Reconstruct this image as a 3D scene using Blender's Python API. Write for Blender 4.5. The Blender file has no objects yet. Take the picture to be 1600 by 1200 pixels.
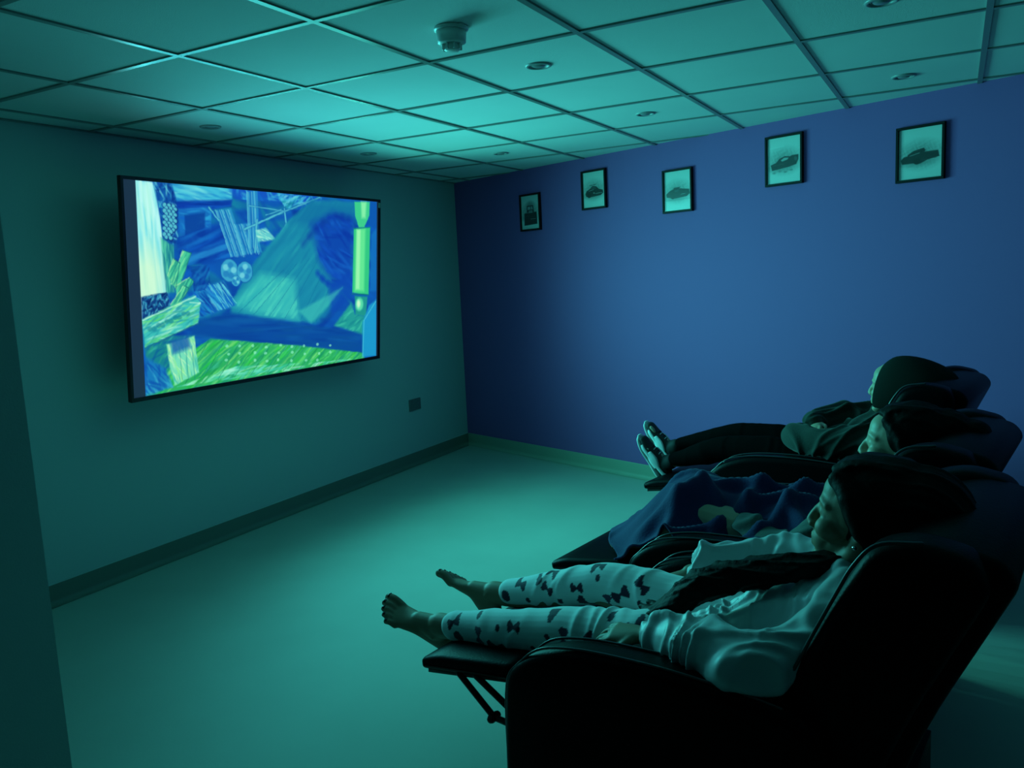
import bpy, bmesh, math, random
import numpy as np
from mathutils import Vector, Matrix
random.seed(4)
D = bpy.data
SC = bpy.context.scene
COL = SC.collection

# ------------------------------------------------------------------ camera, world, exposure
RC = [[0.8775325733814049, 0.4771246770333005, -0.04783957797135785],
      [0.0218780741535261, -0.1395001499735105, -0.989980332142361],
      [-0.4790176745444179, 0.8676933506275333, -0.13285449465795834]]
CAMH = 1.44418
cam = D.cameras.new('camera'); cam.sensor_width = 36.0; cam.lens = 1263.0115 / 1600 * 36.0; cam.clip_start = .02
camo = D.objects.new('camera', cam); COL.objects.link(camo)
m = Matrix.Identity(4)
for i in range(3):
    m[i][0] = RC[0][i]; m[i][1] = -RC[1][i]; m[i][2] = -RC[2][i]
m[2][3] = CAMH
camo.matrix_world = m
SC.camera = camo
w = D.worlds.new('world'); SC.world = w; w.use_nodes = True
w.node_tree.nodes['Background'].inputs[0].default_value = (0.02, .2, .18, 1)
w.node_tree.nodes['Background'].inputs[1].default_value = 0.0
SC.view_settings.view_transform = 'Standard'
SC.view_settings.look = 'None'
SC.view_settings.exposure = 0.0
SC.view_settings.gamma = 1.0
SC.view_settings.use_curve_mapping = False
SC.cycles.use_denoising = True
SC.cycles.max_bounces = 10
SC.cycles.diffuse_bounces = 6
SC.cycles.sample_clamp_indirect = 3.0

SCREEN_POWER = 8.9      # watts per screen patch light
SCREEN_EMIT = 1.0

# room dimensions (metres)
ZC = 2.2326
WX = -3.721
CX, CY = -3.721, 5.9
UX, UY = 0.9414, -0.3373
XR = 1.35
YB = -1.6

# ------------------------------------------------------------------ materials
def s2l(c):
    return c / 12.92 if c <= .04045 else ((c + .055) / 1.055) ** 2.4
def hexc(r, g, b):
    return (s2l(r / 255), s2l(g / 255), s2l(b / 255), 1)
def nt(mt): return mt.node_tree.nodes, mt.node_tree.links
def mat(name, col, rough=.6, metal=0, spec=.5, coat=0, coat_r=.1, bump=0, bscale=60, var=0, vscale=3, sheen=0, emit=None, estr=0):
    mt = D.materials.new(name); mt.use_nodes = True
    N, L = nt(mt); b = N['Principled BSDF']
    c = tuple(col) if len(col) == 4 else tuple(col) + (1,)
    b.inputs['Base Color'].default_value = c
    b.inputs['Roughness'].default_value = rough
    b.inputs['Metallic'].default_value = metal
    b.inputs['Specular IOR Level'].default_value = spec
    b.inputs['Coat Weight'].default_value = coat
    b.inputs['Coat Roughness'].default_value = coat_r
    b.inputs['Sheen Weight'].default_value = sheen
    if emit:
        b.inputs['Emission Color'].default_value = emit; b.inputs['Emission Strength'].default_value = estr
    tc = N.new('ShaderNodeTexCoord')
    if var:
        n = N.new('ShaderNodeTexNoise'); n.inputs['Scale'].default_value = vscale; n.inputs['Detail'].default_value = 4
        L.new(tc.outputs['Object'], n.inputs['Vector'])
        mr = N.new('ShaderNodeMapRange'); mr.inputs[1].default_value = .3; mr.inputs[2].default_value = .7
        mr.inputs[3].default_value = 1 - var; mr.inputs[4].default_value = 1 + var
        L.new(n.outputs[0], mr.inputs[0])
        hs = N.new('ShaderNodeMix'); hs.data_type = 'RGBA'; hs.blend_type = 'MULTIPLY'; hs.inputs[0].default_value = 1
        hs.inputs[6].default_value = c
        L.new(mr.outputs[0], hs.inputs[7]); L.new(hs.outputs[2], b.inputs['Base Color'])
    if bump:
        n2 = N.new('ShaderNodeTexNoise'); n2.inputs['Scale'].default_value = bscale; n2.inputs['Detail'].default_value = 5
        L.new(tc.outputs['Object'], n2.inputs['Vector'])
        bp = N.new('ShaderNodeBump'); bp.inputs['Strength'].default_value = bump; bp.inputs['Distance'].default_value = .004
        L.new(n2.outputs[0], bp.inputs['Height']); L.new(bp.outputs[0], b.inputs['Normal'])
    return mt

M = {}
M['wall_dark'] = mat('dark_low_bounce_wall', (.10, .07, .10), .8)  # unseen walls, given a dark colour to cut bounce light on the chairs
M['wall_white'] = mat('pale_wall_paint', (.50, .60, .58), .75, bump=.12, bscale=220)
M['wall_purple'] = mat('violet_wall_paint', (.33, .115, .37), .75, bump=.12, bscale=220)
M['tile'] = mat('ceiling_tile_white', (.72, .75, .73), .9, bump=.35, bscale=340, var=.03, vscale=2)
M['rail'] = mat('ceiling_rail_enamel', (.22, .24, .23), .36, spec=.6)
M['floor'] = mat('grey_green_vinyl', (.43, .50, .43), .6, spec=.3, bump=.10, bscale=90, var=.05, vscale=2.2)
M['plastic_white'] = mat('white_plastic', (.7, .7, .68), .3)
M['plastic_grey'] = mat('grey_plastic', (.35, .36, .36), .4)
M['socket'] = mat('grey_socket_plate', (.16, .18, .18), .45)
M['lamp_lens'] = mat('unlit_lamp_lens', (.28, .29, .29), .15)
M['chrome'] = mat('brushed_nickel', (.62, .62, .6), .25, metal=1)
M['tv_black'] = mat('black_bezel', (.006, .007, .008), .3)
M['tv_border'] = mat('faint_glow_panel_margin', (.02, .028, .05), .25, emit=(.010, .026, .05, 1), estr=1)  # blank screen margin; faint backlight glow put in as emission
M['frame_black'] = mat('black_picture_frame', (.006, .006, .007), .5, spec=.2)
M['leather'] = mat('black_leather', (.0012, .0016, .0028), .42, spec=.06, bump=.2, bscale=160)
M['leather_pipe'] = mat('leather_piping', (.025, .028, .035), .32, spec=.6)
M['steel'] = mat('black_steel', (.02, .02, .02), .4, metal=.6)
M['skin'] = mat('skin', (.50, .30, .20), .5, bump=.06, bscale=300)
M['skin_pale'] = mat('fair_skin', (.50, .34, .24), .5, bump=.06, bscale=300)
M['skin_foot'] = mat('tanned_skin', (.30, .19, .12), .55, bump=.06, bscale=300)
M['hair'] = mat('dark_brown_hair', (.003, .0025, .002), .6, spec=.10, bump=.6, bscale=55)
M['hair2'] = mat('black_hair', (.003, .0025, .0025), .6, spec=.10, bump=.6, bscale=55)
M['eye'] = mat('eye_white', (.6, .6, .58), .15)
M['iris'] = mat('dark_iris', (.02, .012, .008), .1)
M['satin'] = mat('pale_satin', (.58, .58, .60), .42, sheen=.3, bump=.08, bscale=60)
M['navy'] = mat('navy_fleece', (.008, .011, .090), .9, sheen=.08, bump=.4, bscale=140)
M['grey_knit'] = mat('grey_green_knit', (.060, .080, .072), .9, sheen=.15, bump=.3, bscale=160)
M['hoodie'] = mat('charcoal_hoodie', (.032, .042, .036), .9, spec=.2, sheen=.12, bump=.3, bscale=160)
M['black_cotton'] = mat('black_leggings', (.0025, .0025, .003), .95, spec=.03)
M['black_shirt'] = mat('black_jersey', (.012, .013, .014), .85)
M['shoe_black'] = mat('black_suede', (.018, .018, .018), .7)
M['shoe_white'] = mat('white_rubber', (.75, .77, .76), .4)
M['nail'] = mat('dark_nail', (.04, .012, .012), .25)
M['silver'] = mat('silver', (.8, .8, .8), .15, metal=1)

def vcol_mat(name, attr, emis=0, rough=.6, sheen=0, bump=0):
    mt = D.materials.new(name); mt.use_nodes = True; N, L = nt(mt); b = N['Principled BSDF']
    a = N.new('ShaderNodeAttribute'); a.attribute_name = attr
    b.inputs['Roughness'].default_value = rough
    b.inputs['Sheen Weight'].default_value = sheen
    if emis:
        b.inputs['Base Color'].default_value = (.005, .005, .005, 1)
        b.inputs['Roughness'].default_value = .3
        L.new(a.outputs['Color'], b.inputs['Emission Color']); b.inputs['Emission Strength'].default_value = emis
    else:
        L.new(a.outputs['Color'], b.inputs['Base Color'])
    return mt
M['screen'] = vcol_mat('lit_screen', 'picture', SCREEN_EMIT)
M['print'] = vcol_mat('printed_paper', 'picture', 0, .75)
M['pyjama'] = vcol_mat('printed_cotton', 'picture', 0, .8, .2)

gl = D.materials.new('picture_glass'); gl.use_nodes = True; N, L = nt(gl)
N.remove(N['Principled BSDF'])
tr = N.new('ShaderNodeBsdfTransparent'); go = N.new('ShaderNodeBsdfGlossy'); go.inputs['Roughness'].default_value = .23
fr = N.new('ShaderNodeFresnel'); fr.inputs[0].default_value = 1.75; mx = N.new('ShaderNodeMixShader')
ge = N.new('ShaderNodeNewGeometry'); sb = N.new('ShaderNodeMath'); sb.operation = 'SUBTRACT'; sb.inputs[0].default_value = 1; L.new(ge.outputs['Backfacing'], sb.inputs[1])
ml = N.new('ShaderNodeMath'); ml.operation = 'MULTIPLY'; L.new(fr.outputs[0], ml.inputs[0]); L.new(sb.outputs[0], ml.inputs[1])
L.new(ml.outputs[0], mx.inputs[0]); L.new(tr.outputs[0], mx.inputs[1]); L.new(go.outputs[0], mx.inputs[2])
L.new(mx.outputs[0], N['Material Output'].inputs[0]); M['glass'] = gl

# ------------------------------------------------------------------ helpers
def link(name, me, mt=None, parent=None, smooth=False):
    o = D.objects.new(name, me); COL.objects.link(o)
    if mt is not None:
        me.materials.clear(); me.materials.append(mt)
    if parent is not None: o.parent = parent
    if smooth: me.shade_smooth()
    return o
def tag(o, label=None, cat=None, group=None, kind=None):
    if label: o['label'] = label
    if cat: o['category'] = cat
    if group: o['group'] = group
    if kind: o['kind'] = kind
    return o
def empty(name, loc=(0, 0, 0), rz=0.0):
    o = D.objects.new(name, None); COL.objects.link(o); o.location = loc; o.rotation_euler = (0, 0, rz)
    o.empty_display_size = .1
    return o
def mesh(name, V, Fc):
    me = D.meshes.new(name); me.from_pydata([tuple(v) for v in V], [], [tuple(f) for f in Fc]); me.update()
    return me
def bm_mesh(name, bm):
    me = D.meshes.new(name); bmesh.ops.recalc_face_normals(bm, faces=bm.faces[:]); bm.to_mesh(me); bm.free(); return me
def add_box(bm, a, b, bev=0, seg=2):
    r = bmesh.ops.create_cube(bm, size=1)
    vs = r['verts']
    for v in vs:
        for i in range(3):
            v.co[i] = (a[i] + b[i]) / 2 + v.co[i] * (b[i] - a[i])
    if bev:
        es = list({e for v in vs for e in v.link_edges})
        bmesh.ops.bevel(bm, geom=es, offset=bev, segments=seg, affect='EDGES', profile=.5)
def add_cyl(bm, c, r1, r2, z0, z1, seg=24, cap=True):
    rr = bmesh.ops.create_cone(bm, cap_ends=cap, segments=seg, radius1=r1, radius2=r2, depth=z1 - z0)
    for v in rr['verts']: v.co += Vector((c[0], c[1], (z0 + z1) / 2))
def lathe(name, prof, seg=32):
    V = []; Fc = []
    for (r, z) in prof:
        for k in range(seg):
            a = 2 * math.pi * k / seg; V.append((r * math.cos(a), r * math.sin(a), z))
    for j in range(len(prof) - 1):
        for k in range(seg):
            k2 = (k + 1) % seg
            Fc.append((j * seg + k, j * seg + k2, (j + 1) * seg + k2, (j + 1) * seg + k))
    return mesh(name, V, Fc)
def spline(pts, n):
    """Catmull-Rom through rows of pts."""
    P = np.array(pts, float)
    if len(P) == 2:
        t = np.linspace(0, 1, n)[:, None]; return P[0] * (1 - t) + P[1] * t
    Q = np.vstack([2 * P[0] - P[1], P, 2 * P[-1] - P[-2]])
    out = []
    segs = len(P) - 1
    for t in np.linspace(0, segs, n):
        i = min(int(t), segs - 1); u = t - i
        p0, p1, p2, p3 = Q[i], Q[i + 1], Q[i + 2], Q[i + 3]
        out.append(.5 * ((2 * p1) + (-p0 + p2) * u + (2 * p0 - 5 * p1 + 4 * p2 - p3) * u * u + (-p0 + 3 * p1 - 3 * p2 + p3) * u ** 3))
    return np.array(out)

class Blob:
    """Collects closed lumps in (s forward, l lateral, z up) chair space; built into one continuous surface."""
    def __init__(self): self.V = []; self.F = []; self.n = 0
    def add(self, V, Fc):
        self.V.append(np.asarray(V, float)); self.F += [tuple(i + self.n for i in f) for f in Fc]; self.n += len(V)
    def tube(self, pts, n=None, seg=16, side=(0, 1, 0), caps=True):
        """pts rows: s,l,z,ra(side radius),rb(other radius)"""
        pts = [tuple(p) + ((p[3],) if len(p) == 4 else ()) for p in pts]
        n = n or max(6, 5 * (len(pts) - 1) + 1)
        S = spline(pts, n); S[:, 3:] = np.maximum(S[:, 3:], .002)
        P = S[:, :3]; T = np.gradient(P, axis=0); T /= np.linalg.norm(T, axis=1)[:, None] + 1e-9
        rows = []
        sd = np.array(side, float)
        if caps:
            a0 = [(-math.sin(t), math.cos(t)) for t in (1.45, 1.1, .7, .35)]
            for (o, c) in a0: rows.append((P[0] + T[0] * o * min(S[0, 3], S[0, 4]), T[0], S[0, 3] * c, S[0, 4] * c))
        for i in range(n): rows.append((P[i], T[i], S[i, 3], S[i, 4]))
        if caps:
            for (o, c) in reversed(a0): rows.append((P[-1] - T[-1] * o * min(S[-1, 3], S[-1, 4]), T[-1], S[-1, 3] * c, S[-1, 4] * c))
        V = []
        for (p, t, ra, rb) in rows:
            x = sd - t * (sd @ t)
            if np.linalg.norm(x) < 1e-3: x = np.array([1, 0, 0]) - t * t[0]
            x /= np.linalg.norm(x); y = np.cross(t, x)
            for k in range(seg):
                a = 2 * math.pi * k / seg; V.append(p + x * math.cos(a) * ra + y * math.sin(a) * rb)
        Fc = []
        R = len(rows)
        for j in range(R - 1):
            for k in range(seg):
                k2 = (k + 1) % seg; Fc.append((j * seg + k, j * seg + k2, (j + 1) * seg + k2, (j + 1) * seg + k))
        Fc.append(tuple(range(seg - 1, -1, -1))); Fc.append(tuple((R - 1) * seg + k for k in range(seg)))
        self.add(V, Fc); return self
    def ell(self, c, r, rot=None, nu=20, nv=12):
        V = []; Fc = []
        c = np.array(c, float); A = np.eye(3) if rot is None else np.array(rot)
        V.append(c + A @ np.array([0, 0, r[2]]))
        for j in range(1, nv):
            th = math.pi * j / nv
            for k in range(nu):
                a = 2 * math.pi * k / nu
                V.append(c + A @ np.array([r[0] * math.sin(th) * math.cos(a), r[1] * math.sin(th) * math.sin(a), r[2] * math.cos(th)]))
        V.append(c + A @ np.array([0, 0, -r[2]])); last = len(V) - 1
        for k in range(nu): Fc.append((0, 1 + k, 1 + (k + 1) % nu))
        for j in range(nv - 2):
            for k in range(nu):
                a = 1 + j * nu + k; b = 1 + j * nu + (k + 1) % nu; Fc.append((a, a + nu, b + nu, b))
        for k in range(nu):
            a = 1 + (nv - 2) * nu + k; b = 1 + (nv - 2) * nu + (k + 1) % nu; Fc.append((a, last, b))
        self.add(V, Fc); return self
    def raw(self, name):
        V = np.vstack(self.V).copy(); V[:, 1] *= -1          # chair space -> local space
        me = mesh(name, V, self.F); me.flip_normals() if False else None
        bm = bmesh.new(); bm.from_mesh(me); bmesh.ops.recalc_face_normals(bm, faces=bm.faces[:]); bm.to_mesh(me); bm.free()
        return me
    def build(self, name, mt, parent, voxel=.006, smooth=4, fold=None, dec=None):
        me = self.raw(name)
        if voxel:
            tmp = D.objects.new('tmp', me); COL.objects.link(tmp)
            md = tmp.modifiers.new('r', 'REMESH'); md.mode = 'VOXEL'; md.voxel_size = voxel; md.adaptivity = 0
            if smooth:
                s = tmp.modifiers.new('s', 'SMOOTH'); s.iterations = smooth; s.factor = .5
            dg = bpy.context.evaluated_depsgraph_get(); dg.update()
            me2 = D.meshes.new_from_object(tmp.evaluated_get(dg)); D.objects.remove(tmp); D.meshes.remove(me); me = me2; me.name = name
            if fold: displace(me, fold)
        return link(name, me, mt, parent, True)

def displace(me, fn):
    n = len(me.vertices)
    co = np.empty(n * 3); me.vertices.foreach_get('co', co); co = co.reshape(-1, 3)
    no = np.empty(n * 3); me.vertices.foreach_get('normal', no); no = no.reshape(-1, 3)
    cs = co.copy(); cs[:, 1] *= -1
    d = fn(cs, no * np.array([1, -1, 1]))
    co = co + no * d[:, None]
    me.vertices.foreach_set('co', co.ravel()); me.update()
def ridge(x): return 1 - np.abs(np.sin(x)) ** .7 * 1.0
def folds(amp, k, dirv, warp=.6, seed=0, mask=None):
    rs = np.random.RandomState(seed); dv = np.array(dirv, float); dv /= np.linalg.norm(dv)
    W = rs.normal(size=(4, 3)) * 14; ph = rs.rand(4) * 6
    dv2 = dv + rs.normal(size=3) * .45; dv2 /= np.linalg.norm(dv2)
    def f(p, n):
        wv = sum(np.sin(p @ W[i] + ph[i]) for i in range(4)) * warp
        r = .6 * np.exp(-3 * (1 - np.cos(p @ dv * k + wv * 2.2))) + .4 * np.exp(-3 * (1 - np.cos(p @ dv2 * k * .63 + wv * 2.9 + 1)))
        a = .5 + .5 * np.sin(p @ W[1] * .8 + 1)
        d = amp * (r * (.35 + .9 * a) - .18)
        return d * (mask(p) if mask else 1)
    return f

def paint(me, rgb, name='picture'):
    at = me.color_attributes.new(name, 'FLOAT_COLOR', 'POINT')
    a = np.ones((len(me.vertices), 4), np.float32); a[:, :3] = rgb
    at.data.foreach_set('color', a.ravel())

def grid_mesh(name, nu, nv, fn):
    """fn(u, v) arrays -> xyz ; picture grid"""
    u, v = np.meshgrid(np.linspace(0, 1, nu), np.linspace(0, 1, nv))
    P = fn(u.ravel(), v.ravel())
    idx = np.arange(nu * nv).reshape(nv, nu)
    q = np.stack([idx[:-1, :-1], idx[:-1, 1:], idx[1:, 1:], idx[1:, :-1]], -1).reshape(-1, 4)
    me = D.meshes.new(name)
    me.vertices.add(len(P)); me.vertices.foreach_set('co', P.astype(np.float32).ravel())
    me.loops.add(q.size); me.polygons.add(len(q))
    me.loops.foreach_set('vertex_index', q.ravel().astype(np.int32))
    me.polygons.foreach_set('loop_start', np.arange(0, q.size, 4, dtype=np.int32))
    me.update(calc_edges=True); me.validate()
    return me

# a small software painter for printed pictures and the screen (flat artwork only)
class Canvas:
    def __init__(self, w, h, bg):
        self.w, self.h = w, h
        self.a = np.ones((h, w, 3)) * np.array(bg)
        self.X, self.Y = np.meshgrid((np.arange(w) + .5) / w, (np.arange(h) + .5) / h)
    def noise(self, sx, sy, seed=0, ang=0):
        rs = np.random.RandomState(seed); n = np.zeros((self.h, self.w))
        c, s = math.cos(ang), math.sin(ang); U = (self.X * c + self.Y * s); V = (-self.X * s + self.Y * c)
        for o in range(5):
            k = 1.6 ** o; n += np.sin((U * sx * k * rs.uniform(.7, 1.3) + rs.rand()) * 6.28 + 2 * np.sin((V * sy * k * rs.uniform(.7, 1.3) + rs.rand()) * 6.28)) / (1.15 ** o)
        return n / 5.5
    def mask(self, poly, soft=.003):
        P = np.array(poly, float); X, Y = self.X, self.Y
        ins = np.zeros(X.shape, bool); dmin = np.full(X.shape, 9.)
        asp = self.w / self.h
        for i in range(len(P)):
            (x1, y1), (x2, y2) = P[i], P[(i + 1) % len(P)]
            c = ((y1 > Y) != (y2 > Y)) & (X < (x2 - x1) * (Y - y1) / (y2 - y1 + 1e-12) + x1); ins ^= c
            dx, dy = (x2 - x1) * asp, y2 - y1; t = np.clip((((X - x1) * asp) * dx + (Y - y1) * dy) / (dx * dx + dy * dy + 1e-12), 0, 1)
            d = np.hypot((X - x1) * asp - t * dx, Y - y1 - t * dy); dmin = np.minimum(dmin, d)
        sd = np.where(ins, dmin, -dmin)
        return np.clip(.5 + sd / (2 * soft), 0, 1)
    def put(self, m, col, alpha=1, var=None, amp=.25):
        c = np.array(col, float)[None, None] * np.ones(self.a.shape)
        if var is not None: c = c * (1 + amp * var[..., None])
        k = (m * alpha)[..., None]; self.a = self.a * (1 - k) + c * k
    def poly(self, poly, col, alpha=1, soft=.004, var=None, amp=.25): self.put(self.mask(poly, soft), col, alpha, var, amp)
    def line(self, p, q, wd, col, alpha=1, soft=.003):
        asp = self.w / self.h; (x1, y1), (x2, y2) = p, q; dx, dy = (x2 - x1) * asp, y2 - y1
        t = np.clip((((self.X - x1) * asp) * dx + (self.Y - y1) * dy) / (dx * dx + dy * dy + 1e-12), 0, 1)
        d = np.hypot((self.X - x1) * asp - t * dx, self.Y - y1 - t * dy)
        self.put(np.clip(.5 + (wd / 2 - d) / (2 * soft), 0, 1), col, alpha)
    def blob(self, c, rx, ry, col, alpha=1, soft=.2, var=None, amp=.25):
        d = np.hypot((self.X - c[0]) / rx, (self.Y - c[1]) / ry)
        self.put(np.clip((1 - d) / soft + .5, 0, 1), col, alpha, var, amp)
    def linear(self):
        a = np.clip(self.a, 0, 255) / 255.
        return np.where(a <= .04045, a / 12.92, ((a + .055) / 1.055) ** 2.4)

# ------------------------------------------------------------------ room shell
def struct(name, me, mt): 
    o = link(name, me, mt); o['kind'] = 'structure'; return o
def quad_prism(pts, z0, z1):
    n = len(pts); V = [(x, y, z0) for x, y in pts] + [(x, y, z1) for x, y in pts]
    Fc = [tuple(range(n - 1, -1, -1)), tuple(range(n, 2 * n))] + [(i, (i + 1) % n, n + (i + 1) % n, n + i) for i in range(n)]
    return V, Fc
def blue_y(x): return CY + (x - CX) * UY / UX
def pm(name, pts, z0, z1):
    me = mesh(name, *quad_prism(pts, z0, z1)); bm = bmesh.new(); bm.from_mesh(me); return bm_mesh(name, bm)
T = .12
struct('floor', pm('floor', [(WX - T, YB - T), (XR + T, YB - T), (XR + T, blue_y(XR + T) + T), (WX - T, CY + .2)], -.06, 0), M['floor'])
struct('wall_left', pm('wall_left', [(WX - T, YB), (WX, YB), (WX, CY), (WX - T, CY + .2)], 0, ZC + .1), M['wall_white'])
struct('wall_right', pm('wall_right', [(WX, CY), (XR + T, blue_y(XR + T)), (XR + T, blue_y(XR + T) + T), (WX - T, CY + .2)], 0, ZC + .1), M['wall_purple'])
struct('wall_back', pm('wall_back', [(XR, YB), (XR + T, YB), (XR + T, blue_y(XR + T)), (XR, blue_y(XR))], 0, ZC + .1), M['wall_dark'])
struct('wall_front', pm('wall_front', [(WX - T, YB - T), (XR + T, YB - T), (XR + T, YB), (WX - T, YB)], 0, ZC + .1), M['wall_dark'])
struct('wall_near', pm('wall_near', [(WX, -.6), (-1.90, -.6), (-1.90, 1.088), (WX, 1.088)], 0, ZC + .004), M['wall_white'])

def baseboard(name, A, B, nrm, mt, h=.10, t=.006, cove=.028):
    """vinyl skirting with a coved foot"""
    prof = [(0.0, h), (t * .6, h), (t, h - .003), (t, cove + t)]
    for k in range(1, 7):
        a = math.pi / 2 * k / 6; prof.append((t + cove * (1 - math.cos(a)), cove * (1 - math.sin(a)) + .002))
    prof += [(t + cove + .01, .001), (0, .001)]
    V = []; n = len(prof)
    for P in (A, B):
        for (d, z) in prof: V.append((P[0] + nrm[0] * d, P[1] + nrm[1] * d, z))
    Fc = [(i, (i + 1) % n, n + (i + 1) % n, n + i) for i in range(n)]
    me = mesh(name, V, Fc); bm = bmesh.new(); bm.from_mesh(me)
    return struct(name, bm_mesh(name, bm), mt)
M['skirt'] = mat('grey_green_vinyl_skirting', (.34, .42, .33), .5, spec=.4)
M['skirt_shaded'] = mat('shaded_vinyl_skirting', (.17, .22, .18), .55, spec=.3)  # same skirting, shade below the television put into its colour
baseboard('baseboard_left', (WX, 1.088), (WX, CY - .01), (1, 0), M['skirt_shaded'])
struct('trim_1', pm('trim_1', [(WX, 1.088), (WX + .007, 1.088), (WX + .007, CY - .01), (WX, CY - .006)], .0995, .1045), M['wall_white'])
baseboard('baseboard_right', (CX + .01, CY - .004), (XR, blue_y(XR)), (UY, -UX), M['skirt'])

# suspended ceiling: recessed tiles between rails
GX0, GY0, GW, GH = -1.722, 1.987, .600, .6139
ceil = empty('ceiling', (0, 0, ZC)); ceil['kind'] = 'structure'
def clip_poly(poly, a, b, c):            # keep a*x+b*y<=c
    out = []
    for i in range(len(poly)):
        p, q = poly[i], poly[(i + 1) % len(poly)]
        dp, dq = a * p[0] + b * p[1] - c, a * q[0] + b * q[1] - c
        if dp <= 0: out.append(p)
        if dp * dq < 0:
            t = dp / (dp - dq); out.append((p[0] + t * (q[0] - p[0]), p[1] + t * (q[1] - p[1])))
    return out
def clip_room(poly):
    poly = clip_poly(poly, -1, 0, -WX); poly = clip_poly(poly, 1, 0, XR); poly = clip_poly(poly, 0, -1, -YB)
    if poly: poly = clip_poly(poly, -UY, UX, -UY * CX + UX * CY)
    return poly
cov = pm('ceiling_slab', [(WX - T, YB - T), (XR + T, YB - T), (XR + T, blue_y(XR + T) + T), (WX - T, CY + .2)], .03, .09)
link('ceiling_slab', cov, M['tile'], ceil)
rw = .0105
i0, i1 = math.floor((WX - GX0) / GW), math.ceil((XR - GX0) / GW)
j0, j1 = math.floor((YB - GY0) / GH), math.ceil((CY - GY0) / GH)
full = None
for i in range(i0, i1):
    for j in range(j0, j1):
        x0, x1 = GX0 + i * GW + .006, GX0 + (i + 1) * GW - .006
        y0, y1 = GY0 + j * GH + .006, GY0 + (j + 1) * GH - .006
        poly = clip_room([(x0, y0), (x1, y0), (x1, y1), (x0, y1)])
        if len(poly) < 3: continue
        dz = random.uniform(0, .0012)
        me = pm('ceiling_tile', poly, .0045 + dz, .018)
        link('ceiling_tile', me, M['tile'], ceil)
def rail(A, B, wdt, z0, z1):
    d = Vector((B[0] - A[0], B[1] - A[1])).normalized(); n = Vector((-d.y, d.x)) * wdt
    poly = clip_room([(A[0] - n.x, A[1] - n.y), (B[0] - n.x, B[1] - n.y), (B[0] + n.x, B[1] + n.y), (A[0] + n.x, A[1] + n.y)])
    if len(poly) >= 3: link('ceiling_rail', pm('ceiling_rail', poly, z0, z1), M['rail'], ceil)
for i in range(i0, i1 + 1): rail((GX0 + i * GW, YB), (GX0 + i * GW, 7), rw, -.001, .0045)
for j in range(j0, j1 + 1): rail((WX, GY0 + j * GH), (XR, GY0 + j * GH), rw, -.0008, .0047)
rail((WX + .012, YB), (WX + .012, 7), .011, -.0012, .004)
a = (CX - UY * -.012, CY - UX * .012)
0 and link('edge_trim', pm('edge_trim', [(CX, CY), (CX - .0, CY - .03), (XR, blue_y(XR) - .03), (XR, blue_y(XR))], -.0012, .004), M['tile'], ceil)

# ------------------------------------------------------------------ television
TVY0, TVY1 = 2.527, 4.485
TVC = (TVY0 + TVY1) / 2; TVW = TVY1 - TVY0
ZT, ZBt = 1.994, .916
XT, XB = WX + .30, WX + .20       # top leans into the room
tilt = math.atan2(XT - XB, ZT - ZBt)
TH = math.hypot(XT - XB, ZT - ZBt)
tv = empty('television', (XB, TVC, ZBt))
tv.rotation_euler = (0, tilt, 0)     # local z runs up the panel, local x out of the face
tag(tv, 'large wall-mounted flat television showing a bright blue and green cartoon interior', 'television')
bm = bmesh.new(); add_box(bm, (-.050, -TVW / 2 + .06, .06), (-.012, TVW / 2 - .06, TH - .06), .006); add_box(bm, (-.026, -TVW / 2, 0), (-.012, TVW / 2, TH), .003)
link('casing', bm_mesh('casing', bm), M['tv_black'], tv)
bm = bmesh.new()
bz = .014
add_box(bm, (-.014, -TVW / 2, 0), (.002, -TVW / 2 + bz, TH)); add_box(bm, (-.014, TVW / 2 - bz * 1.3, 0), (.002, TVW / 2, TH))
add_box(bm, (-.014, -TVW / 2 + bz, 0), (.002, TVW / 2 - bz, .020)); add_box(bm, (-.014, -TVW / 2 + bz, TH - .016), (.002, TVW / 2 - bz, TH))
link('bezel', bm_mesh('bezel', bm), M['tv_black'], tv)
bm = bmesh.new(); add_box(bm, (-.0135, -TVW / 2 + bz * .8, .012), (-.006, TVW / 2 - bz, TH - .012))
link('panel_margin', bm_mesh('panel_margin', bm), M['tv_border'], tv)
bm = bmesh.new(); add_box(bm, (-.075, -.28, TH * .3), (-.05, -.22, TH * .7)); add_box(bm, (-.075, .22, TH * .3), (-.05, .28, TH * .7)); add_box(bm, (-.24, -.10, TH * .42), (-.06, .10, TH * .54)); add_box(bm, (-.075, -.30, TH * .45), (-.05, .30, TH * .52))
link('wall_bracket', bm_mesh('wall_bracket', bm), M['steel'], tv)
bm = bmesh.new(); add_box(bm, (.002, TVW / 2 - .026, TH - .055), (.004, TVW / 2 - .004, TH - .022))
link('corner_sticker', bm_mesh('corner_sticker', bm), mat('pale_sticker', (.35, .42, .34), .5), tv)
SY0, SY1, SZ0, SZ1 = -TVW / 2 + .083, TVW / 2 - .034, .021, TH - .017
scr = grid_mesh('screen', 590, 330, lambda u, v: np.stack([np.full_like(u, -.004), SY0 + (SY1 - SY0) * u, SZ1 - (SZ1 - SZ0) * v], 1))

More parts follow.
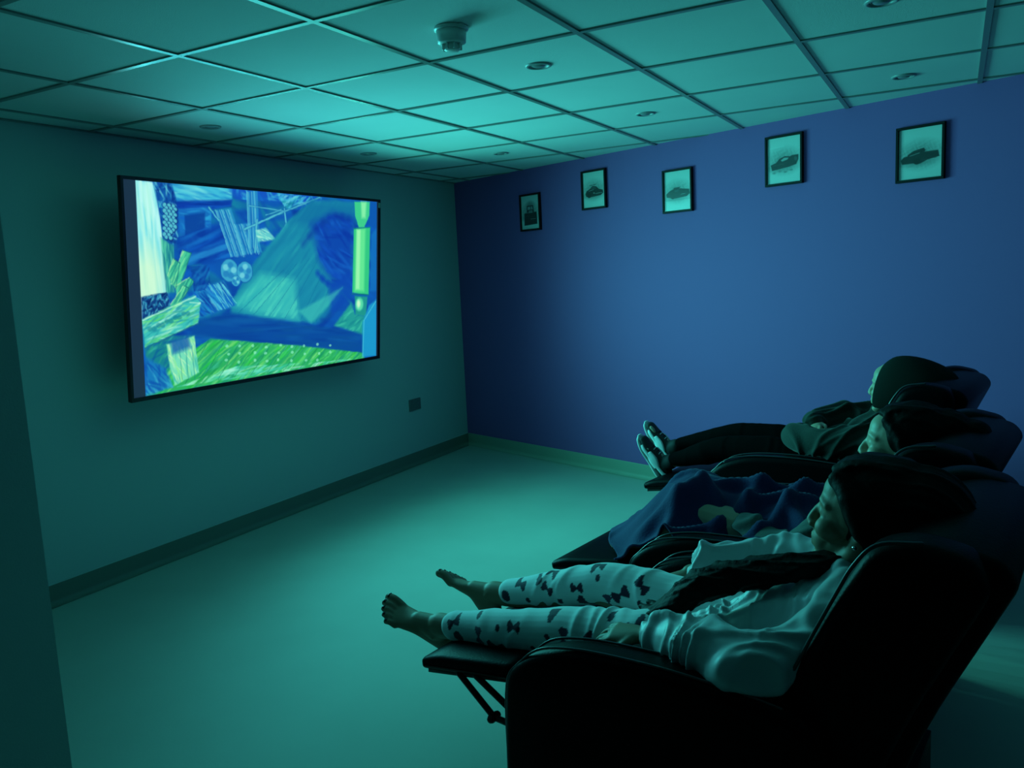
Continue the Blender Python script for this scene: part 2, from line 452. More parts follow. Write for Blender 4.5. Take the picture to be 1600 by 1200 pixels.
# homography: crop pixels used to lay the picture out -> picture coordinates
src = [(115, 100), (1272, 224), (1272, 960), (168, 1136)]; dst = [(0, 0), (1, 0), (1, 1), (0, 1)]
A = []; bb = []
for (x, y), (u, v) in zip(src, dst):
    A.append([x, y, 1, 0, 0, 0, -u * x, -u * y]); bb.append(u); A.append([0, 0, 0, x, y, 1, -v * x, -v * y]); bb.append(v)
hh = np.append(np.linalg.solve(np.array(A, float), np.array(bb, float)), 1).reshape(3, 3)
def q(*pts):
    o = []
    for x, y in pts:
        r = hh @ np.array([x, y, 1.]); o.append((r[0] / r[2], r[1] / r[2]))
    return o
def paint_screen():
    c = Canvas(640, 360, (12, 88, 176)); W_, H_ = c.w, c.h
    rs = random.Random(5)
    def strokes(poly, n, ang, ln, wd, cols, alpha=.5, spread=.25):
        m_ = c.mask(poly, .004); xs = [p[0] for p in poly]; ys = [p[1] for p in poly]
        for _ in range(n):
            x, y = rs.uniform(min(xs), max(xs)), rs.uniform(min(ys), max(ys)); a = ang + rs.gauss(0, spread); L_ = ln * rs.uniform(.4, 1.3); w_ = wd * rs.uniform(.5, 1.5)
            dx, dy = math.cos(a) * L_ / 2, math.sin(a) * L_ / 2 * W_ / H_
            x0, x1 = int(max(0, (min(x - dx, x + dx) - w_) * W_)), int(min(W_, (max(x - dx, x + dx) + w_) * W_ + 2)); y0, y1 = int(max(0, (min(y - dy, y + dy) - 2 * w_) * H_)), int(min(H_, (max(y - dy, y + dy) + 2 * w_) * H_ + 2))
            if x1 <= x0 or y1 <= y0: continue
            X = (c.X[y0:y1, x0:x1] - x) * W_ / H_; Y = c.Y[y0:y1, x0:x1] - y; ex, ey = dx * W_ / H_, dy; q2 = ex * ex + ey * ey + 1e-9
            t = np.clip((X * ex + Y * ey) / q2, -1, 1); d = np.hypot(X - t * ex, Y - t * ey)
            k = (np.clip(.5 + (w_ - d) / (w_ * .9 + .002), 0, 1) * (1 - np.abs(t) ** 3 * .7) * alpha * m_[y0:y1, x0:x1])[..., None]
            col = np.array(rs.choice(cols), float)
            c.a[y0:y1, x0:x1] = c.a[y0:y1, x0:x1] * (1 - k) + col * k
    full = [(0, 0), (1, 0), (1, 1), (0, 1)]
    DB, MB, CB, TE, LC = (6, 52, 150), (14, 96, 196), (40, 160, 216), (20, 134, 160), (110, 220, 224)
    strokes(full, 260, .3, .18, .016, [DB, MB, (10, 74, 168), TE], .55, .5)
    # ceiling beams, shelves
    P_ = q((235, 108), (580, 150), (578, 205), (290, 215)); c.poly(P_, (44, 170, 214), .9, .01); strokes(P_, 90, .12, .09, .006, [LC, (24, 128, 200), (70, 196, 220)], .6, .12)
    P_ = q((300, 205), (580, 205), (575, 235), (310, 270)); c.poly(P_, (10, 56, 166), .95, .008); strokes(P_, 25, -.05, .1, .006, [MB, DB], .6, .1)
    P_ = q((560, 140), (1010, 192), (1000, 250), (820, 215), (600, 200)); c.poly(P_, (20, 84, 196), .8, .015); strokes(P_, 60, .5, .05, .006, [CB, MB, (60, 180, 214)], .55, .6)
    P_ = q((800, 180), (960, 195), (905, 262), (830, 244)); strokes(P_, 50, -.6, .05, .005, [LC, (70, 196, 220), TE], .7, .3)
    P_ = q((320, 240), (480, 236), (480, 395), (335, 405)); c.poly(P_, (22, 112, 190), .8, .006); strokes(P_, 40, .05, .06, .005, [CB, MB], .5, .3)
    c.poly(q((352, 272), (450, 262), (452, 372), (356, 380)), (8, 62, 150), .85, .006)
    P_ = q((310, 385), (560, 300), (600, 470), (340, 520)); c.poly(P_, (8, 58, 160), .75, .02); strokes(P_, 60, -.35, .12, .009, [DB, MB, (20, 112, 196)], .6, .08)
    P_ = q((335, 480), (560, 410), (560, 438), (345, 512)); c.poly(P_, (36, 142, 208), .75, .006)
    # hanging frames and books
    for (x, y, dx, dy, n, cl) in [(500, 250, 75, 225, 5, 15), (590, 320, 45, 145, 5, 18), (650, 165, 12, 270, 3, 17)]:
        P_ = q((x, y), (x + n * cl, y - 6), (x + n * cl + dx, y + dy - 8), (x + dx, y + dy)); c.poly(P_, (40, 150, 200), .75, .004)
        for k in range(n):
            c.line(*q((x + k * cl, y), (x + k * cl + dx, y + dy)), .0045, LC if k % 2 == 0 else (16, 92, 176), .8, .002)
            c.line(*q((x + k * cl + 6, y + 2), (x + k * cl + dx + 6, y + dy)), .002, (180, 246, 236), .6, .002)
    for (a, b, w_) in [((640, 345), (830, 262), .010), ((830, 250), (842, 345), .010), ((700, 378), (795, 398), .007), ((792, 398), (838, 325), .007), ((660, 232), (825, 262), .006), ((470, 238), (515, 300), .008), ((1000, 198), (835, 262), .006), ((700, 300), (690, 455), .010), ((740, 280), (815, 255), .005)]:
        c.line(*q(a, b), w_ + .005, (14, 84, 160), .7, .004); c.line(*q(a, b), w_, (92, 208, 216), .85, .003)
    P_ = q((692, 352), (742, 340), (790, 398), (705, 406)); c.poly(P_, (110, 222, 208), .85, .006); strokes(P_, 26, .4, .03, .003, [(30, 130, 170), (180, 246, 220)], .6, .15)
    # floorboards
    F_ = q((575, 700), (690, 500), (860, 300), (960, 215), (1165, 225), (1160, 560), (1080, 700), (980, 800), (575, 750)); c.poly(F_, (24, 138, 166), .95, .012); strokes(F_, 150, -.75, .16, .010, [(18, 118, 160), (34, 156, 172), (26, 140, 170)], .5, .06)
    c.poly(q((860, 320), (960, 215), (1165, 230), (1165, 330), (1010, 340)), (16, 112, 160), .8, .03)
    P_ = q((585, 700), (720, 560), (880, 590), (900, 780), (700, 752)); c.poly(P_, (64, 200, 186), .8, .03); strokes(P_, 50, -.75, .10, .008, [(80, 214, 190), (44, 176, 180)], .5, .06)
    for k in range(6): c.line(*q((610 + k * 75, 745 + k * 9), (830 + k * 60, 540 - k * 25)), .003, (10, 104, 146), .65, .002)
    # dark curved chair back behind
    P_ = q((960, 330), (1060, 280), (1160, 300), (1160, 640), (1060, 600), (1000, 500)); c.poly(P_, (10, 60, 172), .85, .04); strokes(P_, 70, .5, .08, .010, [(8, 52, 160), (20, 100, 196), (14, 76, 184)], .55, .3)
    A_ = [(920 + 250 * t, 420 - 130 * math.sin(t * 2.4)) for t in np.linspace(0, 1, 9)]
    for i in range(8): c.line(*q(A_[i], A_[i + 1]), .030, (8, 46, 152), .45, .02)
    A_ = [(990 + 150 * t, 560 + 60 * math.sin(t * 3)) for t in np.linspace(0, 1, 7)]
    for i in range(6): c.line(*q(A_[i], A_[i + 1]), .03, (8, 60, 172), .7, .015)
    c.poly(q((1040, 620), (1150, 560), (1150, 690), (1060, 770)), (12, 74, 176), .8, .02)
    c.poly(q((900, 740), (1110, 630), (1040, 720), (960, 800)), (70, 206, 184), .55, .01)
    # balls and basket
    for (x, y, r) in [(568, 540, .032), (642, 548, .030), (600, 590, .016)]:
        o = q((x, y))[0]; c.blob(o, r * 1.06, r * 1.9, (14, 84, 160), .9, .12); c.blob(o, r, r * 1.78, (58, 168, 204), .95, .12)
        for k in range(5):
            a = k * 1.25 + x; c.blob((o[0] + r * .5 * math.cos(a), o[1] + r * .9 * math.sin(a)), r * .34, r * .5, (132, 226, 228) if k % 2 else (28, 116, 184), .65, .5)
    P_ = q((395, 630), (540, 590), (600, 705), (420, 765)); c.poly(P_, (26, 130, 194), .9, .012); strokes(P_, 80, .75, .07, .005, [CB, LC, MB, DB], .6, .15)
    for k in range(4): c.line(*q((470 + k * 22, 600 + (k % 2) * 6), (548 + k * 18, 722 - k * 8)), .004, LC, .8, .002)
    P_ = q((380, 520), (470, 510), (480, 620), (400, 640)); strokes(P_, 50, -.6, .05, .006, [DB, (8, 66, 150), (24, 120, 190)], .6, .5)
    # shadow band
    P_ = q((380, 850), (400, 780), (560, 740), (700, 765), (1210, 850), (1210, 950), (900, 920), (480, 862)); c.poly(P_, (8, 74, 156), .94, .012); strokes(P_, 90, .1, .15, .010, [(6, 60, 146), (14, 92, 166), (10, 80, 150)], .5, .05)
    # green platform of planks
    P_ = q((168, 1136), (250, 1010), (480, 866), (900, 905), (1215, 945), (1215, 972)); c.poly(P_, (44, 178, 96), 1, .006); strokes(P_, 420, -.55, .09, .005, [(30, 200, 60), (90, 224, 110), (20, 140, 110), (60, 190, 150), (130, 230, 120), (24, 150, 70)], .55, .12)
    P_ = q((320, 1092), (600, 1000), (1000, 985), (1180, 970), (900, 1020)); strokes(P_, 140, -.2, .08, .005, [(110, 232, 200), (60, 200, 170), (170, 246, 214)], .6, .2)
    for k in range(10): c.line(*q((470 + k * 74, 872 + k * 7), (360 + k * 78, 1078 - k * 9)), .003, (10, 108, 84), .7, .002)
    for k in range(26):
        c.blob(q((560 + (k % 9) * 62 + rs.uniform(-9, 9), 905 + (k // 9) * 34 + rs.uniform(-6, 6)))[0], .006, .008, (140, 240, 196), .7, .4)
    # left pillar and foliage
    P_ = q((115, 100), (205, 112), (240, 330), (272, 640), (145, 670)); c.poly(P_, (150, 238, 238), 1, .006); strokes(P_, 150, 1.5, .14, .005, [(200, 255, 246), (110, 220, 228), (176, 246, 226)], .5, .05)
    c.blob(q((175, 600))[0], .05, .16, (214, 252, 206), .7, .9)
    P_ = q((200, 104), (290, 118), (312, 200), (322, 370), (305, 420), (262, 400), (232, 250)); c.poly(P_, (14, 76, 160), .95, .006); strokes(P_, 130, 1.2, .03, .004, [(8, 50, 134), (50, 168, 200), (100, 214, 220), (16, 96, 176)], .7, .7)
    for k in range(12):
        for s_ in range(3):
            if k > 8 and s_ == 2: continue
            o = q((258 + s_ * 21 + (k % 2) * 9, 224 + k * 14 + s_ * 4))[0]; c.blob(o, .0078, .0135, (8, 44, 120), .9, .3); c.blob((o[0] - .001, o[1] - .002), .0058, .0098, (90, 204, 214), .9, .5)
    P_ = q((240, 380), (300, 420), (305, 640), (268, 640)); c.poly(P_, (40, 156, 140), .8, .01); strokes(P_, 60, 1.5, .07, .004, [(90, 214, 170), (16, 108, 140)], .6, .1)
    P_ = q((146, 662), (268, 640), (292, 720), (155, 768)); c.poly(P_, (12, 58, 124), .97, .005); strokes(P_, 110, .4, .018, .003, [(80, 190, 206), (6, 34, 96), (30, 120, 170)], .8, 1.4)
    for (a, b, c_, d) in [((290, 600), (345, 440), (385, 455), (330, 615)), ((310, 610), (378, 570), (398, 590), (325, 705)), ((272, 560), (300, 480), (330, 500), (312, 625)), ((286, 700), (350, 610), (372, 620), (300, 726))]:
        P_ = q(a, b, c_, d); c.poly(P_, (66, 200, 150), .97, .004); strokes(P_, 30, -1.0, .06, .003, [(150, 240, 160), (30, 140, 130), (100, 224, 170)], .7, .1)
        c.line(*q(b, a), .003, (196, 252, 180), .9); c.line(*q(c_, d), .003, (10, 90, 110), .8); c.line(*q(b, c_), .003, (10, 90, 110), .8)
    P_ = q((150, 770), (400, 655), (432, 690), (418, 790), (165, 905)); c.poly(P_, (60, 194, 184), .98, .005); strokes(P_, 170, -.35, .06, .004, [(130, 236, 150), (30, 146, 160), (170, 246, 214), (90, 214, 120)], .6, .25)
    for k in range(10): c.blob(q((190 + k * 20, 815 - k * 9 + (k % 2) * 8))[0], .008, .012, (20, 120, 140), .55, .6)
    c.line(*q((155, 772), (408, 660)), .004, (206, 254, 224), .9); c.line(*q((165, 905), (418, 790)), .004, (10, 84, 116), .9); c.line(*q((380, 690), (430, 694)), .004, (206, 254, 224), .8)
    P_ = q((165, 910), (300, 850), (405, 850), (300, 990), (190, 1080)); c.poly(P_, (22, 130, 140), .95, .008); strokes(P_, 70, -.8, .05, .005, [(60, 196, 160), (10, 90, 150), (40, 160, 130)], .6, .3)
    P_ = q((168, 1136), (172, 950), (262, 1000), (300, 1092)); c.poly(P_, (22, 120, 190), .9, .01); strokes(P_, 40, .9, .06, .005, [(60, 180, 210), (12, 80, 170)], .6, .3)
    P_ = q((270, 890), (400, 850), (425, 1025), (310, 1085), (285, 1000)); c.poly(P_, (120, 226, 186), .97, .004); strokes(P_, 80, 1.3, .05, .004, [(200, 252, 190), (50, 180, 170), (150, 240, 150)], .6, .3)
    c.poly(q((285, 872), (372, 846), (384, 905), (300, 935)), (24, 90, 170), .8, .012)
    for k in range(3): c.line(*q((330 + k * 30, 900), (345 + k * 30, 1060)), .0025, (20, 120, 130), .7, .002)
    # right turned post
    c.poly(q((1165, 222), (1238, 224), (1236, 290), (1212, 345), (1186, 345), (1168, 290)), (60, 206, 140), 1, .004); c.poly(q((1196, 222), (1222, 224), (1218, 300), (1200, 300)), (150, 248, 176), .8, .01)
    c.poly(q((1162, 352), (1240, 346), (1234, 668), (1156, 655)), (50, 200, 130), 1, .004); c.poly(q((1174, 352), (1218, 350), (1212, 650), (1168, 650)), (104, 236, 150), .9, .012); c.poly(q((1176, 356), (1194, 356), (1190, 640), (1172, 640)), (176, 252, 184), .7, .008)
    c.line(*q((1160, 350), (1242, 346)), .005, (16, 130, 120), .9); c.line(*q((1156, 662), (1234, 668)), .006, (16, 120, 110), .9)
    c.poly(q((1168, 672), (1228, 676), (1222, 772), (1172, 758)), (30, 150, 140), 1, .006); c.blob(q((1190, 712))[0], .022, .042, (90, 224, 170), .95, .4); c.blob(q((1186, 710))[0], .010, .024, (206, 255, 206), .9, .8)
    P_ = q((1070, 812), (1150, 705), (1170, 757), (1222, 772), (1210, 856)); c.poly(P_, (36, 164, 146), .9, .01); strokes(P_, 30, -.5, .05, .005, [(70, 206, 170), (20, 130, 140)], .5, .15)
    c.poly(q((1245, 380), (1272, 350), (1272, 650), (1240, 650)), (18, 112, 190), .9, .008)
    P_ = q((1205, 965), (1205, 800), (1235, 720), (1272, 690), (1272, 960)); c.poly(P_, (28, 156, 206), .95, .008); c.line(*q((1207, 960), (1212, 790)), .005, (96, 220, 224), .8); c.line(*q((1212, 790), (1268, 700)), .005, (96, 220, 224), .8)
    return c
cv = paint_screen()
# picture glows at display brightness; the added spots below light the room
LIN = cv.linear()
yy = (np.linspace(0, 1, 330)[:, None] * (cv.h - 1)).round().astype(int); xx = (np.linspace(0, 1, 590)[None] * (cv.w - 1)).round().astype(int)
paint(scr, LIN[yy, xx].reshape(-1, 3))
link('screen', scr, M['screen'], tv)

# added spots standing in for the panel's light: one per picture patch, beam narrower than cosine
nu_, nv_ = 9, 6
for iu in range(nu_):
    for iv in range(nv_):
        blk = LIN[int(iv / nv_ * cv.h):int((iv + 1) / nv_ * cv.h), int(iu / nu_ * cv.w):int((iu + 1) / nu_ * cv.w)].reshape(-1, 3).mean(0)
        lum = (.30 + .70 * blk[1] / .35) * (.78 + .44 * iv / (nv_ - 1)) * (.74 + .52 * iu / (nu_ - 1))  # also weighted towards lower right to steer light off the near ceiling
        ld = D.lights.new('screen_light', 'SPOT'); ld.energy = SCREEN_POWER * lum; ld.spot_size = math.pi; ld.spot_blend = 0
        ld.shadow_soft_size = 0.0
        t = iu / (nu_ - 1)
        ld.color = (.085, 1.0 * (.90 + .10 * t), .90 * (1.08 - .16 * t))
        ld.use_nodes = True; N, L = ld.node_tree.nodes, ld.node_tree.links
        em = N.get('Emission') or N.new('ShaderNodeEmission'); tc = N.new('ShaderNodeTexCoord'); sp = N.new('ShaderNodeSeparateXYZ')
        ab = N.new('ShaderNodeMath'); ab.operation = 'ABSOLUTE'
        L.new(tc.outputs['Normal'], sp.inputs[0]); L.new(sp.outputs[2], ab.inputs[0]); pw = N.new('ShaderNodeMath'); pw.operation = 'POWER'; pw.inputs[1].default_value = 3.9; L.new(ab.outputs[0], pw.inputs[0]); L.new(pw.outputs[0], em.inputs['Strength'])
        lo = D.objects.new('screen_light', ld); COL.objects.link(lo); lo.parent = tv
        lo.location = (.010, SY0 + (SY1 - SY0) * (iu + .5) / nu_, SZ1 - (SZ1 - SZ0) * (iv + .5) / nv_)
        lo.rotation_euler = (0, -math.pi / 2, 0)   # -Z of the lamp along +X of the panel

# ------------------------------------------------------------------ wall socket
so = empty('wall_socket', (WX, 5.135, .476)); tag(so, 'small grey double power socket low on the pale wall below the television', 'socket')
bm = bmesh.new(); add_box(bm, (0, -.075, -.045), (.010, .075, .045), .003); link('face_plate', bm_mesh('face_plate', bm), M['socket'], so)
for y in (-.036, .036):
    bm = bmesh.new(); add_box(bm, (.0095, y - .022, -.03), (.0112, y + .022, .012), .002)
    link('outlet', bm_mesh('outlet', bm), M['socket'], so)
    bm = bmesh.new(); add_box(bm, (.0095, y - .008, .018), (.013, y + .008, .034), .002)
    link('switch', bm_mesh('switch', bm), M['socket'], so)

# ------------------------------------------------------------------ ceiling fittings
def downlight(x, y, label):
    r = empty('downlight', (x, y, ZC + .0045)); tag(r, label, 'downlight', 'recessed ceiling downlights')
    link('trim_ring', lathe('trim_ring', [(.036, .004), (.036, -.002), (.040, -.006), (.046, -.0062), (.050, -.004), (.0515, 0), (.0515, .003)]), M['plastic_grey'], r, True)
    link('lens', lathe('lens', [(.0, -.009), (.012, -.0085), (.022, -.006), (.028, -.001), (.036, .001)], 24), M['lamp_lens'], r, True)
    return r
def tx(i): return GX0 + (i + .5) * GW
def ty(j): return GY0 + (j + .5) * GH
downlight(tx(0), ty(1), 'recessed round ceiling downlight just beyond the smoke detector')
downlight(tx(0), ty(3), 'recessed round downlight above the gap between the second and third picture frames')
downlight(tx(2), ty(3), 'recessed round downlight nearest above the rightmost picture frame')
downlight(tx(2), ty(1), 'recessed round downlight cut by the top edge at upper right')
downlight(tx(-2), ty(4), 'recessed round downlight near the far corner above the leftmost picture frame')
downlight(tx(-3), ty(1), 'faint recessed downlight by the shadow edge above the left half of the television')
downlight(tx(-3), ty(3), 'faint recessed downlight by the shadow edge above the right end of the television')

sd_ = empty('smoke_detector', (-1.432, 2.305, ZC + .0045)); tag(sd_, 'white domed smoke detector hanging from the ceiling tile near the top', 'smoke detector')
link('base_plate', lathe('base_plate', [(0, 0), (.054, 0), (.056, -.004), (.055, -.009), (.049, -.011), (0, -.011)]), M['plastic_white'], sd_, True)
link('body', lathe('body', [(0, -.010), (.0485, -.010), (.047, -.028), (.0455, -.047), (.041, -.050), (.030, -.052), (0, -.052)]), M['plastic_white'], sd_, True)
link('sensor_cap', lathe('sensor_cap', [(.024, -.05), (.026, -.068), (.023, -.071), (0, -.072)]), M['plastic_white'], sd_, True)
for k in range(8):
    a = k * math.pi / 4
    bm = bmesh.new(); add_box(bm, (.0225, -.003, -.069), (.0325, .003, -.048), .001)
    f_ = link('fin', bm_mesh('fin', bm), M['plastic_white'], sd_); f_.rotation_euler = (0, 0, a)
bm = bmesh.new(); add_box(bm, (.050, -.008, -.013), (.060, .008, .0), .002); link('clip', bm_mesh('clip', bm), M['plastic_white'], sd_).rotation_euler = (0, 0, 2.4)
bm = bmesh.new(); add_box(bm, (.050, -.008, -.013), (.060, .008, .0), .002); link('clip', bm_mesh('clip', bm), M['plastic_white'], sd_).rotation_euler = (0, 0, -.4)

# ------------------------------------------------------------------ framed prints on the violet wall
def car_art(kind):
    c = Canvas(84, 112, (222, 226, 222)); n = c.noise(6, 5, kind + 20, .4); n5 = c.noise(14, 12, kind + 40, 1.)
    c.blob((.5, .52), .44, .24, (150, 158, 156), .8, .9, n, .35)
    c.blob((.42, .66), .36, .08, (140, 148, 146), .7, 1, n5, .4)
    dk, md, lt = (28, 32, 34), (74, 82, 84), (196, 204, 202)
    if kind == 0:        # upright truck seen from the front
        c.blob((.5, .3), .2, .12, (120, 128, 126), .7, .9, n5, .4)
        c.poly([(.32, .30), (.66, .30), (.70, .50), (.30, .50)], dk, 1, .008)
        c.poly([(.36, .33), (.50, .33), (.50, .42), (.35, .42)], lt, .9, .006); c.poly([(.53, .33), (.62, .33), (.64, .42), (.53, .42)], lt, .8, .006)
        c.poly([(.16, .52), (.84, .50), (.86, .86), (.14, .88)], dk, 1, .01, n5, .5)
        c.poly([(.40, .44), (.62, .44), (.62, .52), (.40, .52)], lt, .6, .01)
        c.line((.5, .70), (.78, .70), .012, lt, .9); c.line((.2, .60), (.46, .60), .008, md, .9)
        c.line((.06, .94), (.3, .92), .02, (200, 208, 206), .8)
    elif kind == 1:      # sports car, three-quarter
        c.poly([(.10, .60), (.16, .52), (.32, .47), (.44, .40), (.60, .42), (.72, .50), (.90, .54), (.92, .62), (.80, .68), (.40, .70), (.14, .68)], dk, 1, .008, n5, .4)
        c.poly([(.36, .47), (.46, .42), (.58, .44), (.60, .49)], md, .9, .006)
        c.line((.26, .53), (.48, .50), .012, lt, .8); c.line((.56, .62), (.86, .61), .012, lt, .8); c.line((.30, .38), (.62, .36), .012, dk, .9)
        c.blob((.28, .66), .09, .06, (14, 16, 18), 1, .2); c.blob((.5, .6), .04, .02, (150, 158, 154), .9, .5)
    elif kind == 2:
        c.poly([(.07, .56), (.20, .49), (.34, .45), (.60, .45), (.74, .47), (.93, .49), (.95, .60), (.84, .66), (.42, .69), (.08, .64)], dk, 1, .008, n5, .4)
        c.poly([(.34, .42), (.60, .41), (.56, .45), (.36, .46)], dk, 1, .006)
        c.poly([(.38, .48), (.56, .47), (.54, .52), (.40, .53)], md, .8, .006); c.line((.62, .60), (.78, .59), .010, lt, .8)
        c.blob((.32, .64), .09, .06, (14, 16, 18), 1, .2)
        c.line((.05, .73), (.95, .72), .008, (110, 118, 118), .7)
    elif kind == 3:
        c.poly([(.10, .58), (.26, .54), (.36, .46), (.52, .42), (.68, .44), (.74, .42), (.92, .42), (.92, .52), (.86, .62), (.64, .66), (.14, .70)], dk, 1, .008, n5, .5)
        c.poly([(.40, .50), (.50, .45), (.64, .46), (.60, .50), (.44, .53)], lt, .85, .008); c.blob((.84, .50), .05, .05, md, .9, .5)
        c.line((.14, .60), (.50, .58), .008, md, .9); c.line((.03, .22), (.5, .20), .008, (245, 248, 246), .9)
        for k in range(4): c.blob((.2 + k * .17, .76 - (k % 2) * .03), .05, .02, (120, 128, 126), .7, .8)
    else:
        c.poly([(.05, .60), (.12, .54), (.26, .52), (.34, .46), (.56, .42), (.62, .44), (.60, .48), (.90, .48), (.93, .60), (.66, .64), (.50, .70), (.36, .68), (.08, .68)], dk, 1, .008, n5, .4)
        c.poly([(.20, .51), (.34, .44), (.58, .40), (.60, .43), (.40, .48), (.24, .55)], dk, 1, .006)
        c.line((.26, .53), (.48, .49), .010, lt, .8); c.line((.66, .50), (.88, .50), .006, md, .9); c.line((.54, .63), (.86, .62), .006, md, .9)
        c.blob((.43, .65), .09, .06, (12, 14, 16), 1, .2)
    return c.linear()
UV = Vector((UX, UY, 0)); NV = Vector((UY, -UX, 0))
def picture(sc, zc, wd, ht, kind, label):
    r = empty('picture_frame', (CX + UX * sc, CY + UY * sc, zc - ht / 2)); r.rotation_euler = (0, 0, math.atan2(UY, UX))
    tag(r, label, 'picture', 'framed car prints on the violet wall')
    # local x along the wall, local -y out of the wall
    b = .013; dp = .022
    for (x0, x1, z0, z1) in [(-wd / 2, wd / 2, 0, b), (-wd / 2, wd / 2, ht - b, ht), (-wd / 2, -wd / 2 + b, b, ht - b), (wd / 2 - b, wd / 2, b, ht - b)]:
        bm = bmesh.new(); add_box(bm, (x0, -dp, z0), (x1, 0, z1), .0015, 1); link('frame_bar', bm_mesh('frame_bar', bm), M['frame_black'], r)
    me = grid_mesh('print', 84, 112, lambda u, v: np.stack([-wd / 2 + b + (wd - 2 * b) * u, np.full_like(u, -.010), ht - b - (ht - 2 * b) * v], 1))
    paint(me, car_art(kind).reshape(-1, 3)); link('print', me, M['print'], r)
    bm = bmesh.new(); add_box(bm, (-wd / 2 + b, -.0165, b), (wd / 2 - b, -.0145, ht - b)); link('glass_pane', bm_mesh('glass_pane', bm), M['glass'], r)
picture(.932, 1.913, .222, .275, 0, 'leftmost framed print, an upright truck seen from the front')
picture(1.588, 2.011, .228, .268, 1, 'second framed print from the corner, a dark sports car with roof rack')
picture(2.300, 1.926, .229, .270, 2, 'middle framed print with a bright reflection across its lower quarter')
picture(3.037, 2.016, .230, .278, 3, 'fourth framed print from the corner, a dark coupe with splashes below')
picture(3.777, 1.949, .233, .272, 4, 'rightmost and largest-looking framed print, a long low dark coupe')

# ------------------------------------------------------------------ recliners
CH = {1: ((-.50, 1.90), 8), 2: ((-.49, 2.72), 9), 3: ((-.54, 3.88), 10)}
def chair_root(name, k):
    (x, y), a = CH[k]
    return empty(name, (x, y, 0), math.pi - math.radians(a))
def prism(name, prof, l0, l1, mt, parent, bev=.02, seg=3, crown=0, cuts=0):
    """prof: (s,z) outline; extruded between lateral l0..l1 (chair space)"""
    n = len(prof); V = []
    for l in (l0, l1):
        for (s, z) in prof: V.append((s, -l, z))
    bm = bmesh.new(); vs = [bm.verts.new(v) for v in V]
    bm.faces.new(vs[:n]); bm.faces.new(vs[n:][::-1])
    for i in range(n): bm.faces.new((vs[i], vs[n + i], vs[n + (i + 1) % n], vs[(i + 1) % n]))
    bmesh.ops.recalc_face_normals(bm, faces=bm.faces[:])
    caps = [e for e in bm.edges if (abs(e.verts[0].co.y - e.verts[1].co.y) < 1e-6)]
    if bev: bmesh.ops.bevel(bm, geom=caps, offset=bev, segments=seg, affect='EDGES', profile=.5)
    me = D.meshes.new(name); bmesh.ops.recalc_face_normals(bm, faces=bm.faces[:]); bm.to_mesh(me); bm.free()
    o = link(name, me, mt, parent, True)
    return o
def round_prof(pts, r=.03, n=4):
    """round corners of a polygon; pts (s,z[,radius])"""
    out = []
    m_ = len(pts)
    for i in range(m_):
        p = np.array(pts[i][:2], float); rr = pts[i][2] if len(pts[i]) > 2 else r
        a = np.array(pts[i - 1][:2], float); b = np.array(pts[(i + 1) % m_][:2], float)
        da, db = a - p, b - p; la, lb = np.linalg.norm(da), np.linalg.norm(db); t = min(rr, la * .45, lb * .45)
        A_, B_ = p + da / la * t, p + db / lb * t
        for k in range(n + 1):
            u = k / n; out.append(tuple((1 - u) ** 2 * A_ + 2 * u * (1 - u) * p + u * u * B_))
    return out
def bar(name, p, q_, r, mt, parent, seg=8):
    b = Blob(); b.tube([(*p, r), (*q_, r)], n=4, seg=seg); return b.build(name, mt, parent, voxel=None)
def cord(name, pts, r, mt, parent, n=30):
    b = Blob(); b.tube([(*p, r) for p in pts], n=n, seg=6, side=(.1, 1, .05)); return b.build(name, mt, parent, voxel=None)

